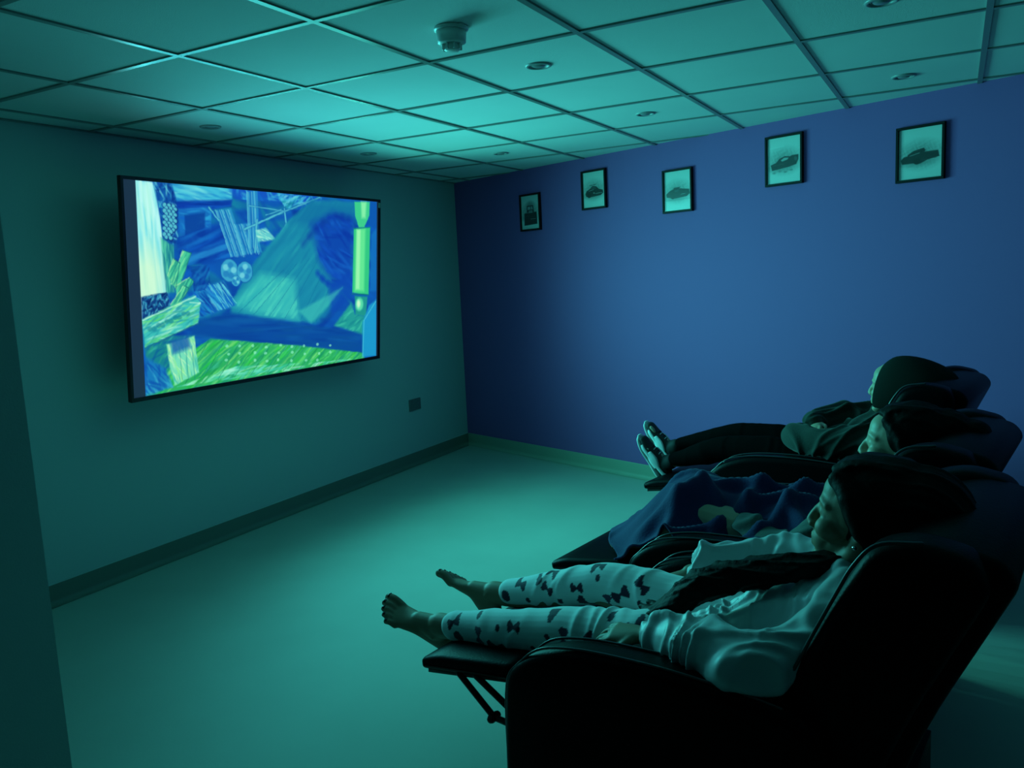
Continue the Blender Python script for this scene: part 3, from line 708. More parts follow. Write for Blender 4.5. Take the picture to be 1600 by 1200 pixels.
ARM = [(.395, .02, .01), (.398, .30, .1), (.385, .50, .08), (.315, .562, .08), (.20, .605, .12), (0, .618, .2), (-.27, .608, .1), (-.36, .57, .06), (-.41, .30, .05), (-.40, .02, .02)]
def make_recliner():
    r = chair_root('recliner', 1)
    for sg in (-1, 1):
        lo, li = sg * .385, sg * .292
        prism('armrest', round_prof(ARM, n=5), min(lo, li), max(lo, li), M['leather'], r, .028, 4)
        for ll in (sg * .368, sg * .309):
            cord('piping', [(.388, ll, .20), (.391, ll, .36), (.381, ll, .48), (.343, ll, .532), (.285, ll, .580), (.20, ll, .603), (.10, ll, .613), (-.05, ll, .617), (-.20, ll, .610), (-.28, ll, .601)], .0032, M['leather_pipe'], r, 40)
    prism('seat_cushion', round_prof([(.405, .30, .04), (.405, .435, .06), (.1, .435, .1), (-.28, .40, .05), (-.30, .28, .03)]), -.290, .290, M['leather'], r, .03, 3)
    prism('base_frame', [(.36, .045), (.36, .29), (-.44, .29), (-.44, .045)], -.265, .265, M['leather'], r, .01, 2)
    # backrest: reclined slab with bolsters
    back = [(-.20, .40, .04), (-.265, .62, .1), (-.365, .83, .12), (-.425, .935, .07), (-.50, .955, .05), (-.590, .935, .05), (-.618, .885, .05), (-.475, .58, .1), (-.39, .32, .05)]
    backr = [(s - .035, z - (.012 if z > .9 else 0), *c) for s, z, *c in back]
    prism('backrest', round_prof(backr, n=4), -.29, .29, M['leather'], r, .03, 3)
    for sg in (-1, 1):
        a, b = sg * .225, sg * .345
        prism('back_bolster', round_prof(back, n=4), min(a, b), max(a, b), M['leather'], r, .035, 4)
    cord('piping', [(-.262, -.333, .60), (-.315, -.333, .72), (-.367, -.333, .832), (-.40, -.333, .898), (-.44, -.333, .942), (-.51, -.333, .955)], .004, M['leather_pipe'], r)
    # footrest and its linkage
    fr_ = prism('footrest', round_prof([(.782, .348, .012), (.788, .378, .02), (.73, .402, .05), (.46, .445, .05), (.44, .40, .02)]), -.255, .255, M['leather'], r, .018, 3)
    prism('footrest_board', [(.770, .336), (.770, .350), (.45, .402), (.45, .388)], -.24, .24, M['steel'], r, .003, 1)
    for ll in (-.24, .24):
        bar('linkage_bar', (.650, ll, .365), (.535, ll, .272), .009, M['steel'], r)
        bar('linkage_bar', (.535, ll, .272), (.36, ll, .262), .009, M['steel'], r)
        bar('linkage_bar', (.590, ll, .375), (.40, ll, .268), .009, M['steel'], r)
        bar('linkage_pivot', (.535, ll - .012, .272), (.535, ll + .012, .272), .012, M['steel'], r)
    for s in (.30, -.38):
        for ll in (-.32, .32):
            bm = bmesh.new(); add_cyl(bm, (s, -ll), .02, .025, 0, .03, 12); link('foot', bm_mesh('foot', bm), M['steel'], r)
    return r
def copy_tree(o, parent=None):
    c = o.copy(); COL.objects.link(c)
    if parent is not None: c.parent = parent
    for ch in [x for x in D.objects if x.parent == o]: copy_tree(ch, c)
    return c
rec = make_recliner()
tag(rec, 'black leather recliner nearest the camera, seating the girl in patterned pyjamas', 'recliner', 'row of leather recliners')
for k, lb in ((2, 'middle black leather recliner with a navy blanket over its open footrest'), (3, 'farthest black leather recliner, by the violet wall, seating the hooded person')):
    c_ = copy_tree(rec); (x, y), a_ = CH[k]; c_.location = (x, y, 0); c_.rotation_euler = (0, 0, math.pi - math.radians(a_))
    tag(c_, lb, 'recliner', 'row of leather recliners')

# ------------------------------------------------------------------ people
class Head:
    """head-local frame: x forward, y left(-l) ignored symmetrical, z up, scale k"""
    def __init__(self, O, pitch=8, yaw=0, k=1.0):
        self.O = np.array(O, float); self.k = k
        p, y = math.radians(pitch), math.radians(yaw)
        Ry = np.array([[math.cos(p), 0, -math.sin(p)], [0, 1, 0], [math.sin(p), 0, math.cos(p)]])
        Rz = np.array([[math.cos(y), -math.sin(y), 0], [math.sin(y), math.cos(y), 0], [0, 0, 1]])
        self.R = Rz @ Ry
    def p(self, x, y, z): return tuple(self.O + self.R @ (np.array([x, y, z]) * self.k))
    def e(self, B, c, r): B.ell(self.p(*c), [v * self.k for v in r], self.R, 28, 18)
    def t(self, B, pts, **kw): B.tube([(*self.p(*q_[:3]), *[v * self.k for v in q_[3:]]) for q_ in pts], side=tuple(self.R @ np.array([0, 1, 0.])), **kw)
def head_shape(B, H):
    H.e(B, (-.012, 0, .030), (.098, .074, .086))
    H.e(B, (.028, 0, .020), (.062, .062, .072))
    H.e(B, (.040, 0, .048), (.046, .054, .046))           # forehead
    H.t(B, [(-.005, 0, -.045, .056, .05), (.045, 0, -.060, .044, .036), (.070, 0, -.092, .024, .020)], seg=20)   # jaw
    H.e(B, (.074, 0, -.094), (.020, .024, .016))          # chin
    H.e(B, (.062, 0, -.054), (.034, .036, .038)); H.e(B, (.078, 0, -.032), (.022, .017, .016))          # mouth mound
    for s in (-1, 1):
        H.e(B, (.056, s * .036, -.022), (.030, .026, .026))   # cheek
        H.t(B, [(.078, s * .010, .028, .008), (.078, s * .028, .031, .009), (.064, s * .048, .024, .008)], seg=10)  # brow
        H.t(B, [(.070, s * .018, .002, .007), (.077, s * .030, .009, .0075), (.066, s * .042, .003, .006)], seg=10)  # lid
        H.e(B, (.096, s * .010, -.030), (.011, .0075, .0075))   # nostril
        H.t(B, [(-.004, s * .071, .022, .010, .006), (-.014, s * .080, .010, .012, .006), (-.010, s * .077, -.012, .009, .006), (0, s * .071, -.024, .007, .005)], seg=10)  # ear
        H.t(B, [(.030, s * .036, -.078, .018), (.006, s * .048, -.058, .020), (-.008, s * .056, -.020, .022)], seg=12)
    H.t(B, [(.078, 0, .020, .008, .008), (.092, 0, .000, .009, .009), (.101, 0, -.017, .0090, .009), (.104, 0, -.026, .0095, .009)], seg=14)  # nose
    H.t(B, [(.083, -.021, -.058, .005), (.0945, 0, -.0525, .0068), (.083, .021, -.058, .005)], seg=10)
    H.t(B, [(.082, -.018, -.066, .005), (.0925, 0, -.0675, .0075), (.082, .018, -.066, .005)], seg=10)
def eyes(H, root):
    for s in (-1, 1):
        b = Blob(); H.e(b, (.062, s * .030, .002), (.0135, .0135, .0125)); b.build('eye', M['eye'], root, voxel=None)
        b = Blob(); H.e(b, (.0725, s * .030, .0015), (.004, .006, .006)); b.build('iris', M['iris'], root, voxel=None)
def hand(B, wrist, d, up, curl=.5, side=1, k=1.0, spread=1.0):
    """wrist point, d = direction of the hand, up = back-of-hand normal, side = +1/-1 thumb side along up x d"""
    d = np.array(d, float); d /= np.linalg.norm(d); up = np.array(up, float); up -= d * (up @ d); up /= np.linalg.norm(up)
    w_ = np.cross(up, d) * side; W = np.array(wrist, float)
    B.tube([(*(W - d * .01), .024 * k, .018 * k), (*(W + d * .035 * k), .034 * k, .016 * k), (*(W + d * .075 * k), .037 * k, .014 * k)], side=tuple(w_), seg=16)
    for i, (off, ln) in enumerate(((.030, .066), (.010, .074), (-.011, .069), (-.031, .054))):
        a = W + d * .078 * k + w_ * off * k * spread; r = .0082 * k
        dd = d + w_ * off * 1.2; pts = [(*a, r)]; ang = 0
        for j, f in enumerate((.42, .32, .26)):
            ang += curl * (.55 if j == 0 else .75); v = dd * math.cos(ang) - up * math.sin(ang); a = a + v * ln * f * k; pts.append((*a, r * (1 - .07 * (j + 1))))
        B.tube(pts, n=12, seg=10, side=tuple(w_))
    a = W + d * .018 * k + w_ * .022 * k
    v = (d * .72 + w_ * .65 - up * .25); v /= np.linalg.norm(v); v2 = d * .95 + w_ * .15 - up * .3; v2 /= np.linalg.norm(v2)
    B.tube([(*a, .013 * k), (*(a + v * .035 * k), .0105 * k), (*(a + v * .035 * k + v2 * .032 * k), .0088 * k)], seg=10)
def foot(B, ankle, d, u, big=1, k=1.0, root=None):
    """big = sign of the lateral direction (cross(u,d)) where the big toe is"""
    d = np.array(d, float); d /= np.linalg.norm(d); u = np.array(u, float); u -= d * (u @ d); u /= np.linalg.norm(u)
    w_ = np.cross(u, d) * big; A_ = np.array(ankle, float)
    def P(x, y, z): return A_ + (d * x + w_ * y + u * z) * k
    sd = tuple(w_)
    B.tube([(*P(-.035, 0, -.042), .027 * k, .026 * k), (*P(0, 0, -.036), .030 * k, .030 * k), (*P(.05, -.004, -.030), .033 * k, .026 * k), (*P(.095, -.002, -.042), .040 * k, .018 * k), (*P(.125, 0, -.050), .043 * k, .0135 * k)], side=sd, n=18, seg=20)
    B.ell(P(-.030, 0, -.035), (.028 * k, .028 * k, .032 * k)); B.ell(P(-.002, .027, -.008), (.010 * k, .010 * k, .011 * k)); B.ell(P(-.004, -.027, -.012), (.010 * k, .010 * k, .011 * k))
    B.tube([(*P(-.006, 0, -.004), .034 * k, .034 * k), (*P(.012, 0, -.010), .034 * k, .035 * k), (*P(.06, 0, -.024), .030 * k, .024 * k)], side=sd, seg=16)
    tips = []
    for (y, ln, r, x0) in ((.031, .050, .0135, .128), (.0085, .044, .0098, .134), (-.009, .039, .0090, .130), (-.0245, .034, .0086, .122), (-.039, .029, .0086, .110)):
        a = P(x0, y, -.050); t1 = P(x0 + ln * .6, y * 1.06, -.045); t2 = P(x0 + ln, y * 1.08, -.050)
        B.tube([(*a, r * k), (*t1, r * k), (*t2, r * 1.02 * k)], side=sd, n=9, seg=12)
        tips.append((P(x0 + ln * 1.02, y * 1.08, -.050 + r * .75), r))
    if root is not None:
        for (t, r) in tips:
            b = Blob(); Rm = np.stack([d, w_, u], 1); b.ell(t, (.0060 * k, r * .75 * k, .0035 * k), Rm, 12, 8); b.build('toenail', M['nail'], root, voxel=None)

def smooth_mask(p, c, r): return np.clip(1 - np.linalg.norm(p - np.array(c), axis=1) / r, 0, 1)

# ---- girl in printed pyjamas (nearest recliner)
g1 = chair_root('person', 1)
tag(g1, 'barefoot reclining person in pale satin top and bow-printed pyjama bottoms, dark hair in a bun', 'person')
H1 = Head((-.345, 0, .880), 7, 0, 1.12)
B = Blob(); head_shape(B, H1)
B.tube([(-.365, 0, .86, .050), (-.375, 0, .80, .050), (-.365, 0, .745, .062)], seg=18)
B.tube([(-.36, 0, .72, .13, .07), (-.30, 0, .63, .125, .085), (-.20, 0, .54, .12, .09), (-.12, 0, .51, .145, .085)], seg=24)
B.tube([(-.34, -.10, .745, .05), (-.33, -.185, .715, .048), (-.26, -.255, .655, .040), (-.20, -.288, .640, .037), (-.08, -.262, .620, .033), (.075, -.220, .602, .024)], seg=16)
B.tube([(-.34, .10, .745, .05), (-.30, .185, .715, .048), (-.16, .265, .66, .040), (-.03, .275, .640, .036), (.07, .235, .622, .032), (.155, .185, .606, .023)], seg=16)
hand(B, (.095, -.218, .600), (.97, .05, -.16), (.2, -.25, .95), .40, side=-1, k=.96)
hand(B, (.165, .178, .600), (.62, -.70, -.12), (.2, .1, .95), .45, side=1, k=.92)
for sg, kn, an in ((-1, (.385, -.112, .492), (.838, -.105, .410)), (1, (.395, .125, .535), (.815, .135, .432))):
    B.tube([(-.12, sg * .085, .505, .088), (.10, sg * .105, .510, .070), (kn[0], kn[1], kn[2] - .004, .048), (kn[0] + .16, kn[1], kn[2] - .040, .046), (an[0] - .10, an[1], an[2] + .010, .037), (*an, .037)], seg=18, n=34)
foot(B, (.850, -.105, .402), (.78, -.26, .44), (-.42, -.22, .80), big=1, k=1.05, root=g1)
foot(B, (.826, .135, .426), (.84, .06, .40), (-.36, .30, .80), big=-1, k=1.05, root=g1)
body1 = B.build('body', M['skin_foot'], g1, voxel=.0042, smooth=3)
eyes(H1, g1)
b = Blob()
H1.e(b, (-.034, 0, .044), (.106, .090, .092)); H1.e(b, (-.085, 0, .040), (.098, .090, .088)); H1.e(b, (-.118, 0, .020), (.078, .084, .082))
H1.e(b, (-.035, 0, -.012), (.078, .083, .062)); H1.t(b, [(.050, -.045, .085, .02), (.012, -.072, .05, .026), (-.012, -.078, .0, .022)], seg=12)
H1.t(b, [(.045, .045, .088, .02), (.012, .072, .05, .026), (-.012, .078, .0, .022)], seg=12)
H1.t(b, [(.062, 0, .092, .045, .012), (.02, 0, .118, .055, .012), (-.05, 0, .120, .06, .012)], seg=14)
b.tube([(-.40, -.02, .83, .06, .045), (-.385, -.03, .78, .07, .045)], seg=16)
b.build('hair', M['hair'], g1, voxel=.006, smooth=4, fold=folds(.007, 170, (0, 1, .3), .3, 3))
b = Blob()
for dl, dr in ((0, 1), (.018, .8), (-.018, .75)):
    b.tube([(-.33, -.03 + dl, .800, .026 * dr), (-.235, -.055 + dl, .775, .030 * dr), (-.12, -.060 + dl, .740, .034 * dr), (.0, -.078 + dl, .692, .038 * dr), (.065, -.088 + dl * 1.4, .640, .032 * dr), (.135, -.075 + dl * 2.0, .592, .022 * dr), (.185, -.045 + dl * 2, .588, .010 * dr)], seg=12, n=40)
b.build('hair_lock', M['hair'], g1, voxel=.0045, smooth=2, fold=folds(.010, 230, (.05, 1, .6), .25, 5))
b = Blob(); b.ell(H1.p(-.002, -.0855, -.030), (.005, .005, .005)); b.build('earring', M['silver'], g1, voxel=None)
# satin top
b = Blob()
b.tube([(-.370, 0, .770, .085, .045), (-.345, 0, .742, .165, .075), (-.28, 0, .670, .165, .100), (-.17, 0, .585, .155, .115), (-.06, 0, .525, .165, .100), (.00, 0, .515, .165, .085)], seg=28, n=34)
b.tube([(-.345, -.11, .735, .065), (-.325, -.20, .705, .066), (-.265, -.275, .668, .062), (-.20, -.310, .656, .060), (-.10, -.290, .640, .060), (.0, -.245, .618, .058), (.045, -.225, .604, .046), (.070, -.214, .597, .031)], seg=20, n=44)
b.tube([(-.345, .11, .735, .065), (-.30, .20, .715, .062), (-.16, .280, .665, .056), (-.03, .288, .652, .054), (.06, .245, .638, .056), (.115, .215, .622, .048), (.145, .195, .610, .030)], seg=20, n=44)
f1 = folds(.034, 80, (1, -.15, .25), .8, 11); f2 = folds(.036, 50, (.5, 1, .9), .65, 17)
b.build('satin_top', M['satin'], g1, voxel=.0055, smooth=4, fold=lambda p, n: f1(p, n) * (.35 + .65 * np.clip((p[:, 0] + .12) * 6, 0, 1)) + f2(p, n) * .6)
# printed pyjama bottoms
b = Blob()
b.tube([(-.14, -.085, .505, .095), (.08, -.105, .520, .088), (.27, -.112, .512, .073), (.375, -.112, .502, .066), (.44, -.112, .488, .061), (.58, -.110, .458, .056), (.70, -.106, .436, .047), (.775, -.105, .422, .0435)], seg=24, n=60)
b.tube([(-.14, .085, .505, .095), (.08, .108, .530, .084), (.27, .118, .552, .068), (.385, .125, .550, .061), (.45, .127, .532, .058), (.58, .130, .495, .052), (.68, .133, .464, .046), (.745, .135, .448, .0425)], seg=24, n=60)
b.tube([(-.20, 0, .53, .13, .09), (-.08, 0, .51, .14, .09), (.0, 0, .50, .12, .07)], seg=24)
fp = folds(.008, 46, (1, .1, -.15), .5, 23)
pj = b.build('pyjama_bottoms', M['pyjama'], g1, voxel=.0038, smooth=3, fold=lambda p, n: fp(p, n) * (.35 + .9 * np.clip(1.2 - np.abs(p[:, 0] - .30) * 3, 0, 1)))
stamps = [(0.571, -0.15, 0.484, 'd'), (0.642, -0.15, 0.443, 'v'), (0.750, -0.15, 0.452, 'b'), (0.728, -0.15, 0.415, 'D'), (0.58, -0.15, 0.425, 'B'), (0.515, -0.15, 0.50, 'b'), (0.415, -0.15, 0.565, 'B'), (0.397, -0.15, 0.505, 'd'), (0.343, -0.15, 0.515, 'v'), (0.249, -0.15, 0.526, 'B'), (0.223, -0.15, 0.587, 'd'), (0.144, -0.15, 0.59, 'b'), (.45, -.15, .455, 'd'), (.66, -.15, .492, 'd'),
          (0.681, 0.06, 0.498, 'b'), (0.567, 0.06, 0.513, 'b'), (0.458, 0.06, 0.54, 'b'), (0.645, 0.06, 0.458, 'd'), (0.736, 0.06, 0.451, 'D'), (0.388, 0.06, 0.583, 'd'), (0.404, 0.06, 0.608, 'b'), (0.43, 0.06, 0.494, 'B'), (0.305, 0.06, 0.556, 'B'), (0.241, 0.06, 0.593, 'b'), (0.24, 0.06, 0.55, 'd'), (0.617, 0.06, 0.535, 'b'), (0.569, 0.06, 0.556, 'b'), (.52, .06, .485, 'd'), (.35, .06, .52, 'v')]
def stamp_pyjama(o):
    me = o.data; n = len(me.vertices); co = np.empty(n * 3); me.vertices.foreach_get('co', co); co = co.reshape(-1, 3) * np.array([1, -1, 1])
    no = np.empty(n * 3); me.vertices.foreach_get('normal', no); no = no.reshape(-1, 3) * np.array([1, -1, 1])
    base = np.array([.84, .87, .88]); col = np.tile(base, (n, 1)); dark = np.array([.040, .010, .045])
    rs = random.Random(8)
    st = [(s, l, z, k, -1) for s, l, z, k in stamps]
    for leg in (-1, 1):                      # the sides that face away carry the same print
        for i in range(16):
            st.append((rs.uniform(.05, .73), leg * .1 + .09, rs.uniform(.43, .56), rs.choice('bdvB'), 1))
    for (s, l, z, k, sd) in st:
        near = (np.sign(co[:, 1]) == np.sign(l if abs(l) > .07 or sd > 0 else .1)) & (no[:, 1] * sd > .12)
        if abs(l - .06) < 1e-6: near = (co[:, 1] > .02) & (no[:, 1] * sd > .05)
        x, y = co[:, 0] - s, co[:, 2] - z
        a = rs.uniform(-.7, .7)
        if k == 'v': a = 1.5
        c_, s_ = math.cos(a), math.sin(a); X, Y = x * c_ + y * s_, -x * s_ + y * c_
        if k in 'dD':
            r = .0085 if k == 'd' else .0165; m_ = np.hypot(X, Y * .9) < r
        else:
            W = {'b': .023, 'v': .026, 'B': .031}[k]
            m_ = (np.abs(X) < W) & (np.abs(Y) < .0035 + np.abs(X) * .72 - np.clip(np.abs(X) - W * .72, 0, 1) * 1.6)
            if k == 'Q': m_ |= (np.abs(X) < .013) & (Y < 0) & (Y > -.028) & (np.abs(X) > .003 - Y * .12)
            if k == 'Q': m_ &= ~((np.mod(X * 130, 1) < .35) & (np.mod(Y * 130, 1) < .35))
        m_ &= near; col[m_] = dark if k != 'v' else np.array([.11, .045, .11])
    paint(me, col)
stamp_pyjama(pj)

# ---- woman in the middle recliner
g2 = chair_root('person', 2)
tag(g2, 'person in the middle recliner, hair tied up, a navy blanket over the legs', 'person')
H2 = Head((-.358, 0, .875), 4, -10, 1.05)
B = Blob(); head_shape(B, H2)
B.tube([(-.375, 0, .84, .050), (-.385, 0, .78, .052), (-.37, 0, .72, .07)], seg=18)
B.tube([(-.37, 0, .69, .15, .08), (-.30, 0, .60, .14, .09), (-.18, 0, .52, .14, .09), (-.10, 0, .50, .15, .085)], seg=24)
B.tube([(-.35, -.11, .72, .05), (-.30, -.205, .69, .046), (-.20, -.250, .60, .040), (-.12, -.262, .55, .036), (.0, -.20, .58, .033), (.085, -.135, .600, .026)], seg=16)
B.tube([(-.35, .11, .72, .05), (-.30, .205, .69, .046), (-.18, .245, .60, .040), (-.05, .22, .58, .034), (.03, .14, .60, .03), (.06, .07, .61, .026)], seg=16)
hand(B, (.090, -.130, .604), (.75, .45, -.15), (.1, -.35, .9), 1.05, side=-1, k=.82)
hand(B, (.07, .06, .572), (.5, -.8, .1), (0, .1, 1), .9, side=1, k=.95)
for sg in (-1, 1):
    B.tube([(-.10, sg * .09, .50, .085), (.12, sg * .10, .56, .075), (.30, sg * .10, .590, .058), (.38, sg * .09, .505, .05), (.46, sg * .08, .445, .038), (.50, sg * .08, .440, .034)], seg=16, n=30)
    foot(B, (.475, sg * .08, .470), (1, sg * .1, .0), (0, 0, 1), big=1 if sg < 0 else -1, k=.8)
B.build('body', M['skin_pale'], g2, voxel=.0048, smooth=3)
eyes(H2, g2)
b = Blob()
H2.e(b, (-.036, 0, .042), (.103, .091, .093)); H2.e(b, (-.11, 0, .062), (.070, .062, .058)); H2.e(b, (-.175, 0, .050), (.050, .052, .048)); H2.e(b, (-.05, 0, -.015), (.065, .080, .055))
H2.t(b, [(.054, 0, .096, .040, .010), (.02, 0, .114, .055, .010), (-.05, 0, .118, .06, .012)], seg=14)
for s in (-1, 1): H2.t(b, [(.040, s * .050, .080, .014), (.004, s * .072, .045, .020), (-.016, s * .078, .0, .018)], seg=12)
b.build('hair', M['hair2'], g2, voxel=.006, smooth=4, fold=folds(.004, 120, (0, 1, .3), .3, 9))
b = Blob(); b.ell(H2.p(.000, -.083, -.030), (.006, .005, .008)); b.build('earring', M['silver'], g2, voxel=None)
b = Blob()
b.tube([(-.385, 0, .755, .080, .05), (-.365, 0, .720, .17, .085), (-.29, 0, .635, .175, .110), (-.18, 0, .555, .165, .120), (-.06, 0, .51, .17, .10)], seg=26, n=30)
b.tube([(-.35, -.12, .715, .070), (-.285, -.215, .700, .072), (-.195, -.258, .640, .066), (-.13, -.266, .575, .058), (-.03, -.215, .580, .050), (.060, -.150, .598, .040), (.085, -.135, .602, .030)], seg=18, n=36)
b.tube([(-.35, .12, .715, .070), (-.285, .215, .700, .068), (-.18, .25, .60, .058), (-.05, .225, .575, .050), (.035, .135, .570, .038)], seg=18, n=30)
b.build('jumper', M['grey_knit'], g2, voxel=.007, smooth=4, fold=folds(.022, 70, (.4, .3, 1), .5, 31))

# navy blanket draped over the legs in the middle recliner
def drape():
    ns, nl = 96, 72
    s = np.linspace(-.20, .655, ns); l = np.linspace(-.262, .262, nl)
    Sg, Lg = np.meshgrid(s, l)
    prof_s = [-.20, -.12, -.03, .05, .13, .22, .30, .38, .45, .52, .58, .62, .655]
    prof_c = [.640, .665, .655, .640, .655, .665, .660, .640, .590, .535, .495, .470, .445]
    c = np.interp(Sg, prof_s, prof_c)
    edge = np.interp(Sg, prof_s, [.60, .60, .57, .55, .545, .545, .545, .54, .51, .475, .455, .443, .436])
    x = np.abs(Lg) / .262
    Z = edge + (c - edge) * (1 - np.clip((x - .30) / .62, 0, 1) ** 2 * (3 - 2 * np.clip((x - .30) / .62, 0, 1)))
    Z += .030 * np.exp(-((Lg - .09) / .06) ** 2) * np.exp(-((Sg - .36) / .16) ** 2) + .022 * np.exp(-((Lg + .09) / .06) ** 2) * np.exp(-((Sg - .36) / .14) ** 2)
    Z -= .035 * np.exp(-((Lg) / .035) ** 2) * np.exp(-((Sg - .38) / .2) ** 2)
    wv = np.sin(Sg * 9 + Lg * 7) * 1.3 + np.sin(Lg * 23 - Sg * 6)
    r1 = np.exp(-2.5 * (1 - np.cos(Sg * 26 + Lg * 30 + wv))); r2 = np.exp(-2.5 * (1 - np.cos(Sg * 34 - Lg * 22 + wv * 1.3 + 2)))
    Z += (.050 * r1 + .036 * r2) * np.clip((Sg + .22) * 8, 0, 1) * np.clip(1.6 - Sg * 2.2, .3, 1)
    for _ in range(3):
        Zp = np.pad(Z, 1, mode='edge'); Z = (Zp[:-2, 1:-1] + Zp[2:, 1:-1] + Zp[1:-1, :-2] + Zp[1:-1, 2:] + 2 * Z) / 6
    S2 = Sg + .012 * np.sin(Lg * 40 + 1) * np.clip((Sg - .4) * 5, 0, 1)
    # ragged front edge: cut back on the near side
    S2 = np.where(Sg > .3, S2 - (Sg - .3) * .42 * np.clip((-.05 - Lg) / .2, 0, 1), S2)
    L2 = Lg - .01 * np.sin(Sg * 28)
    # hollow for the fist
    Z -= .065 * np.exp(-((Sg - .10) / .10) ** 2 - ((Lg + .14) / .07) ** 2)
    P = np.stack([S2.ravel(), -L2.ravel(), Z.ravel()], 1)
    idx = np.arange(ns * nl).reshape(nl, ns)
    q_ = np.stack([idx[:-1, :-1], idx[1:, :-1], idx[1:, 1:], idx[:-1, 1:]], -1).reshape(-1, 4)
    return mesh('blanket', P, q_.tolist())
bl = link('blanket', drape(), M['navy'], None, True)
(x, y), a_ = CH[2]; bl.location = (x, y, 0); bl.rotation_euler = (0, 0, math.pi - math.radians(a_))
sm = bl.modifiers.new('thick', 'SOLIDIFY'); sm.thickness = .008; sm.offset = 1
tag(bl, 'rumpled navy blanket draped over the legs of the person in the middle recliner', 'blanket')

# ---- hooded person in the far recliner
g3 = chair_root('person', 3)
tag(g3, 'hooded person in a dark jacket, black leggings and trainers, lying back in the far recliner', 'person')
H3 = Head((-.325, 0, .885), 0, 4, 1.02)
B = Blob(); head_shape(B, H3)
B.tube([(-.325, 0, .86, .05), (-.345, 0, .79, .052), (-.34, 0, .73, .07)], seg=18)
B.tube([(-.35, 0, .70, .15, .08), (-.28, 0, .61, .14, .09), (-.18, 0, .53, .14, .09), (-.10, 0, .51, .15, .085)], seg=24)
B.tube([(-.33, -.11, .73, .05), (-.28, -.21, .70, .046), (-.16, -.28, .67, .040), (-.02, -.26, .65, .036), (.05, -.17, .645, .03), (.03, -.08, .66, .026)], seg=16)
B.tube([(-.33, .11, .73, .05), (-.28, .21, .70, .046), (-.16, .27, .66, .040), (-.02, .22, .655, .036), (.04, .13, .67, .03), (.02, .05, .68, .026)], seg=16)
hand(B, (.03, -.08, .665), (-.1, .98, .1), (.3, 0, .95), .8, side=1, k=.9)
hand(B, (.02, .05, .685), (-.1, -.98, 0), (.3, 0, .95), .8, side=-1, k=.9)
B.tube([(-.10, -.09, .51, .085), (.15, -.095, .555, .072), (.385, -.09, .560, .052), (.52, -.085, .525, .050), (.66, -.075, .475, .034), (.735, -.07, .462, .030)], seg=16, n=30)
B.tube([(-.10, .09, .51, .085), (.15, .09, .575, .072), (.385, .08, .590, .052), (.52, .075, .565, .050), (.68, .07, .530, .034), (.775, .07, .512, .030)], seg=16, n=30)
foot(B, (.745, -.07, .452), (.50, -.1, .86), (-.86, 0, .5), big=1, k=.82)
foot(B, (.785, .07, .500), (.55, .04, .84), (-.84, 0, .55), big=-1, k=.82)
B.build('body', M['skin_pale'], g3, voxel=.0048, smooth=3)
eyes(H3, g3)
b = Blob(); H3.e(b, (-.025, 0, .045), (.093, .080, .080))
b.build('hair', M['hair2'], g3, voxel=.006, smooth=3)
b = Blob()
b.tube([(-.36, 0, .790, .09, .06), (-.345, 0, .735, .185, .090), (-.28, 0, .655, .185, .115), (-.17, 0, .590, .18, .125), (-.04, 0, .560, .18, .105), (.02, 0, .545, .17, .085)], seg=26, n=34)
b.tube([(-.33, -.13, .735, .072), (-.275, -.225, .705, .072), (-.16, -.285, .680, .066), (-.03, -.265, .672, .062), (.055, -.18, .672, .060), (.055, -.09, .680, .046)], seg=18, n=36)
b.tube([(-.33, .13, .735, .072), (-.275, .225, .705, .072), (-.16, .28, .690, .066), (-.03, .235, .690, .062), (.05, .14, .690, .056), (.04, .05, .700, .044)], seg=18, n=36)
b.build('jacket', M['hoodie'], g3, voxel=.007, smooth=4, fold=folds(.042, 56, (1, .6, -.2), 1.0, 41))
# hood: an open shell around the head, face opening forward, tail lying over the backrest
def hood(H):
    rows = []
    st = [(.062, .078, .100, .004), (.040, .094, .116, .006), (.0, .106, .126, .010), (-.05, .112, .128, .012), (-.11, .112, .122, .008), (-.16, .104, .112, .0), (-.205, .088, .098, -.008), (-.240, .060, .074, -.016), (-.256, .025, .035, -.02)]
    V = []; n = 28
    for off in (0, -.010):
        for (x, ry, rz, dz) in st:
            for k in range(n):
                a = 2 * math.pi * k / n; yy_ = (ry + off) * math.sin(a); zz = (rz + off) * math.cos(a) + dz
                if zz < -.09: zz = -.09 - (zz + .09) * .1 
                xx_ = x - .02 * math.cos(a) * (1 if x > 0 else 0)
                V.append(H.p(xx_ + (-off * .3), yy_, zz))
    V = np.array(V); V[:, 1] *= -1; m_ = len(st); Fc = []
    for j in range(m_ - 1):
        for k in range(n):
            k2 = (k + 1) % n; Fc.append((j * n + k, (j + 1) * n + k, (j + 1) * n + k2, j * n + k2)); o_ = m_ * n
            Fc.append((o_ + j * n + k, o_ + j * n + k2, o_ + (j + 1) * n + k2, o_ + (j + 1) * n + k))
    for k in range(n):
        k2 = (k + 1) % n; Fc.append((k, k2, m_ * n + k2, m_ * n + k))
    Fc.append(tuple((m_ - 1) * n + k for k in range(n))); Fc.append(tuple(m_ * n + (m_ - 1) * n + k for k in range(n - 1, -1, -1)))
    return mesh('hood', V, Fc)
M['hood_black'] = mat('black_hood_fabric', (.010, .014, .012), .95, spec=.12)
hd = link('hood', hood(H3), M['hood_black'], g3, True); ss = hd.modifiers.new('s', 'SUBSURF'); ss.levels = ss.render_levels = 1
b = Blob()
b.tube([(-.12, -.09, .51, .095), (.15, -.095, .558, .082), (.385, -.09, .565, .062), (.52, -.085, .530, .058), (.64, -.077, .490, .044), (.695, -.073, .474, .038)], seg=18, n=40)
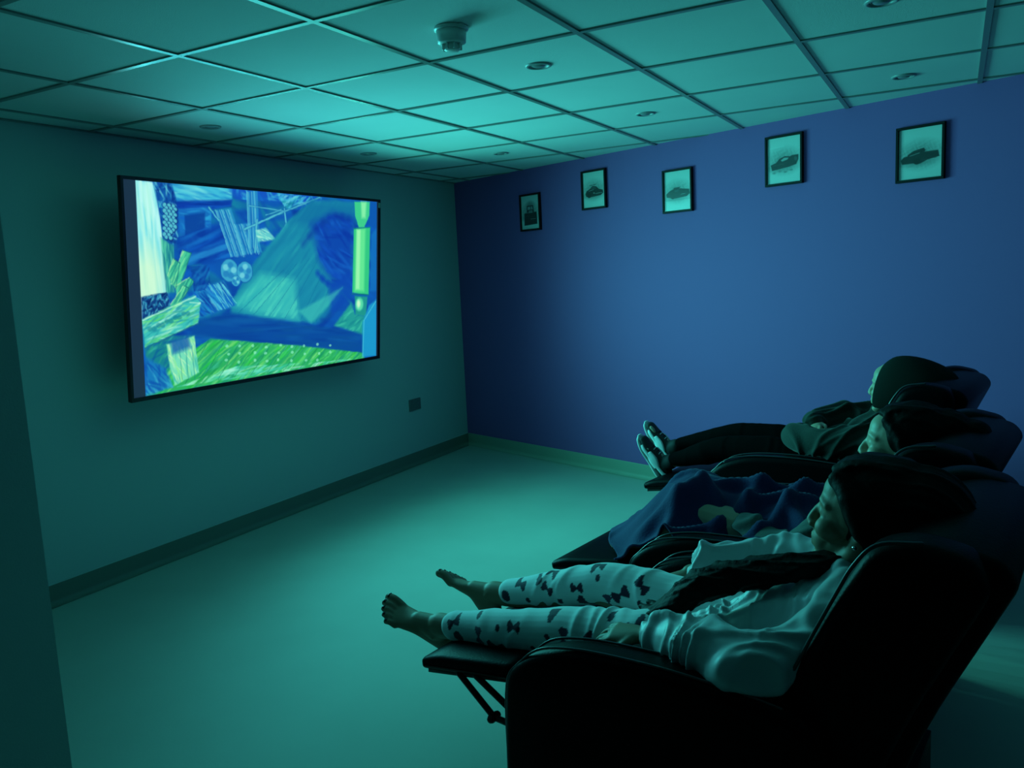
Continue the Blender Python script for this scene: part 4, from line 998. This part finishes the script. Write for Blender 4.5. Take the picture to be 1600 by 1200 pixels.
b.tube([(-.12, .09, .51, .095), (.15, .09, .578, .082), (.385, .08, .598, .062), (.52, .075, .572, .058), (.66, .072, .540, .044), (.735, .07, .522, .037)], seg=18, n=40)
b.tube([(-.20, 0, .54, .14, .09), (-.06, 0, .52, .14, .09)], seg=20)
b.build('leggings', M['black_cotton'], g3, voxel=.007, smooth=3, fold=folds(.004, 60, (1, 0, 0), .5, 3))
def trainer(ank, d, u, big, k=1.0):
    d = np.array(d, float); d /= np.linalg.norm(d); u = np.array(u, float); u -= d * (u @ d); u /= np.linalg.norm(u); w_ = np.cross(u, d) * big
    A_ = np.array(ank, float)
    def P(x, y, z): return tuple(A_ + (d * x + w_ * y + u * z) * k)
    sd = tuple(w_)
    b = Blob()
    b.tube([(*P(-.045, 0, -.040), .032, .036), (*P(0, 0, -.030), .036, .042), (*P(.06, 0, -.040), .040, .034), (*P(.12, 0, -.052), .045, .024), (*P(.175, .004, -.056), .036, .020)], side=sd, n=24, seg=22)
    b.tube([(*P(-.005, 0, .022), .038, .040), (*P(.005, 0, -.02), .036, .040)], side=sd, seg=18)
    sh = b.build('trainer', M['shoe_black'], g3, voxel=.005, smooth=3)
    b = Blob()
    b.tube([(*P(-.070, 0, -.078), .022, .012), (*P(-.03, 0, -.080), .038, .014), (*P(.05, 0, -.080), .040, .013), (*P(.13, 0, -.078), .049, .012), (*P(.185, .004, -.072), .040, .011), (*P(.205, .005, -.066), .022, .008)], side=sd, n=28, seg=22)
    b.build('sole', M['shoe_white'], sh, voxel=None)
    for s in (-1, 1):
        b = Blob()
        b.tube([(*P(.005, s * .041, -.048), .005, .018), (*P(.05, s * .0455, -.042), .005, .025), (*P(.095, s * .045, -.044), .005, .017)], side=tuple(w_ * s), n=10, seg=10)
        b.build('side_panel', M['shoe_white'], sh, voxel=None)
        b = Blob(); b.tube([(*P(-.060, s * .036, -.030), .004, .010), (*P(-.03, s * .0405, -.040), .004, .010), (*P(.115, s * .0475, -.058), .004, .010), (*P(.150, s * .042, -.060), .004, .008)], side=tuple(w_ * s), n=14, seg=8)
        b.build('stripe', M['shoe_white'], sh, voxel=None)
    for i in range(5):
        x = .045 + i * .018
        b = Blob(); b.tube([(*P(x, -.018, -.002 - i * .0055), .0025), (*P(x + .004, 0, .003 - i * .0058), .0025), (*P(x, .018, -.002 - i * .0055), .0025)], n=8, seg=6); b.build('lace', M['shoe_white'] if i % 2 else M['shoe_black'], sh, voxel=None)
trainer((.745, -.07, .452), (.50, -.1, .86), (-.86, 0, .5), 1, .92)
trainer((.785, .07, .500), (.55, .04, .84), (-.84, 0, .55), -1, .92)
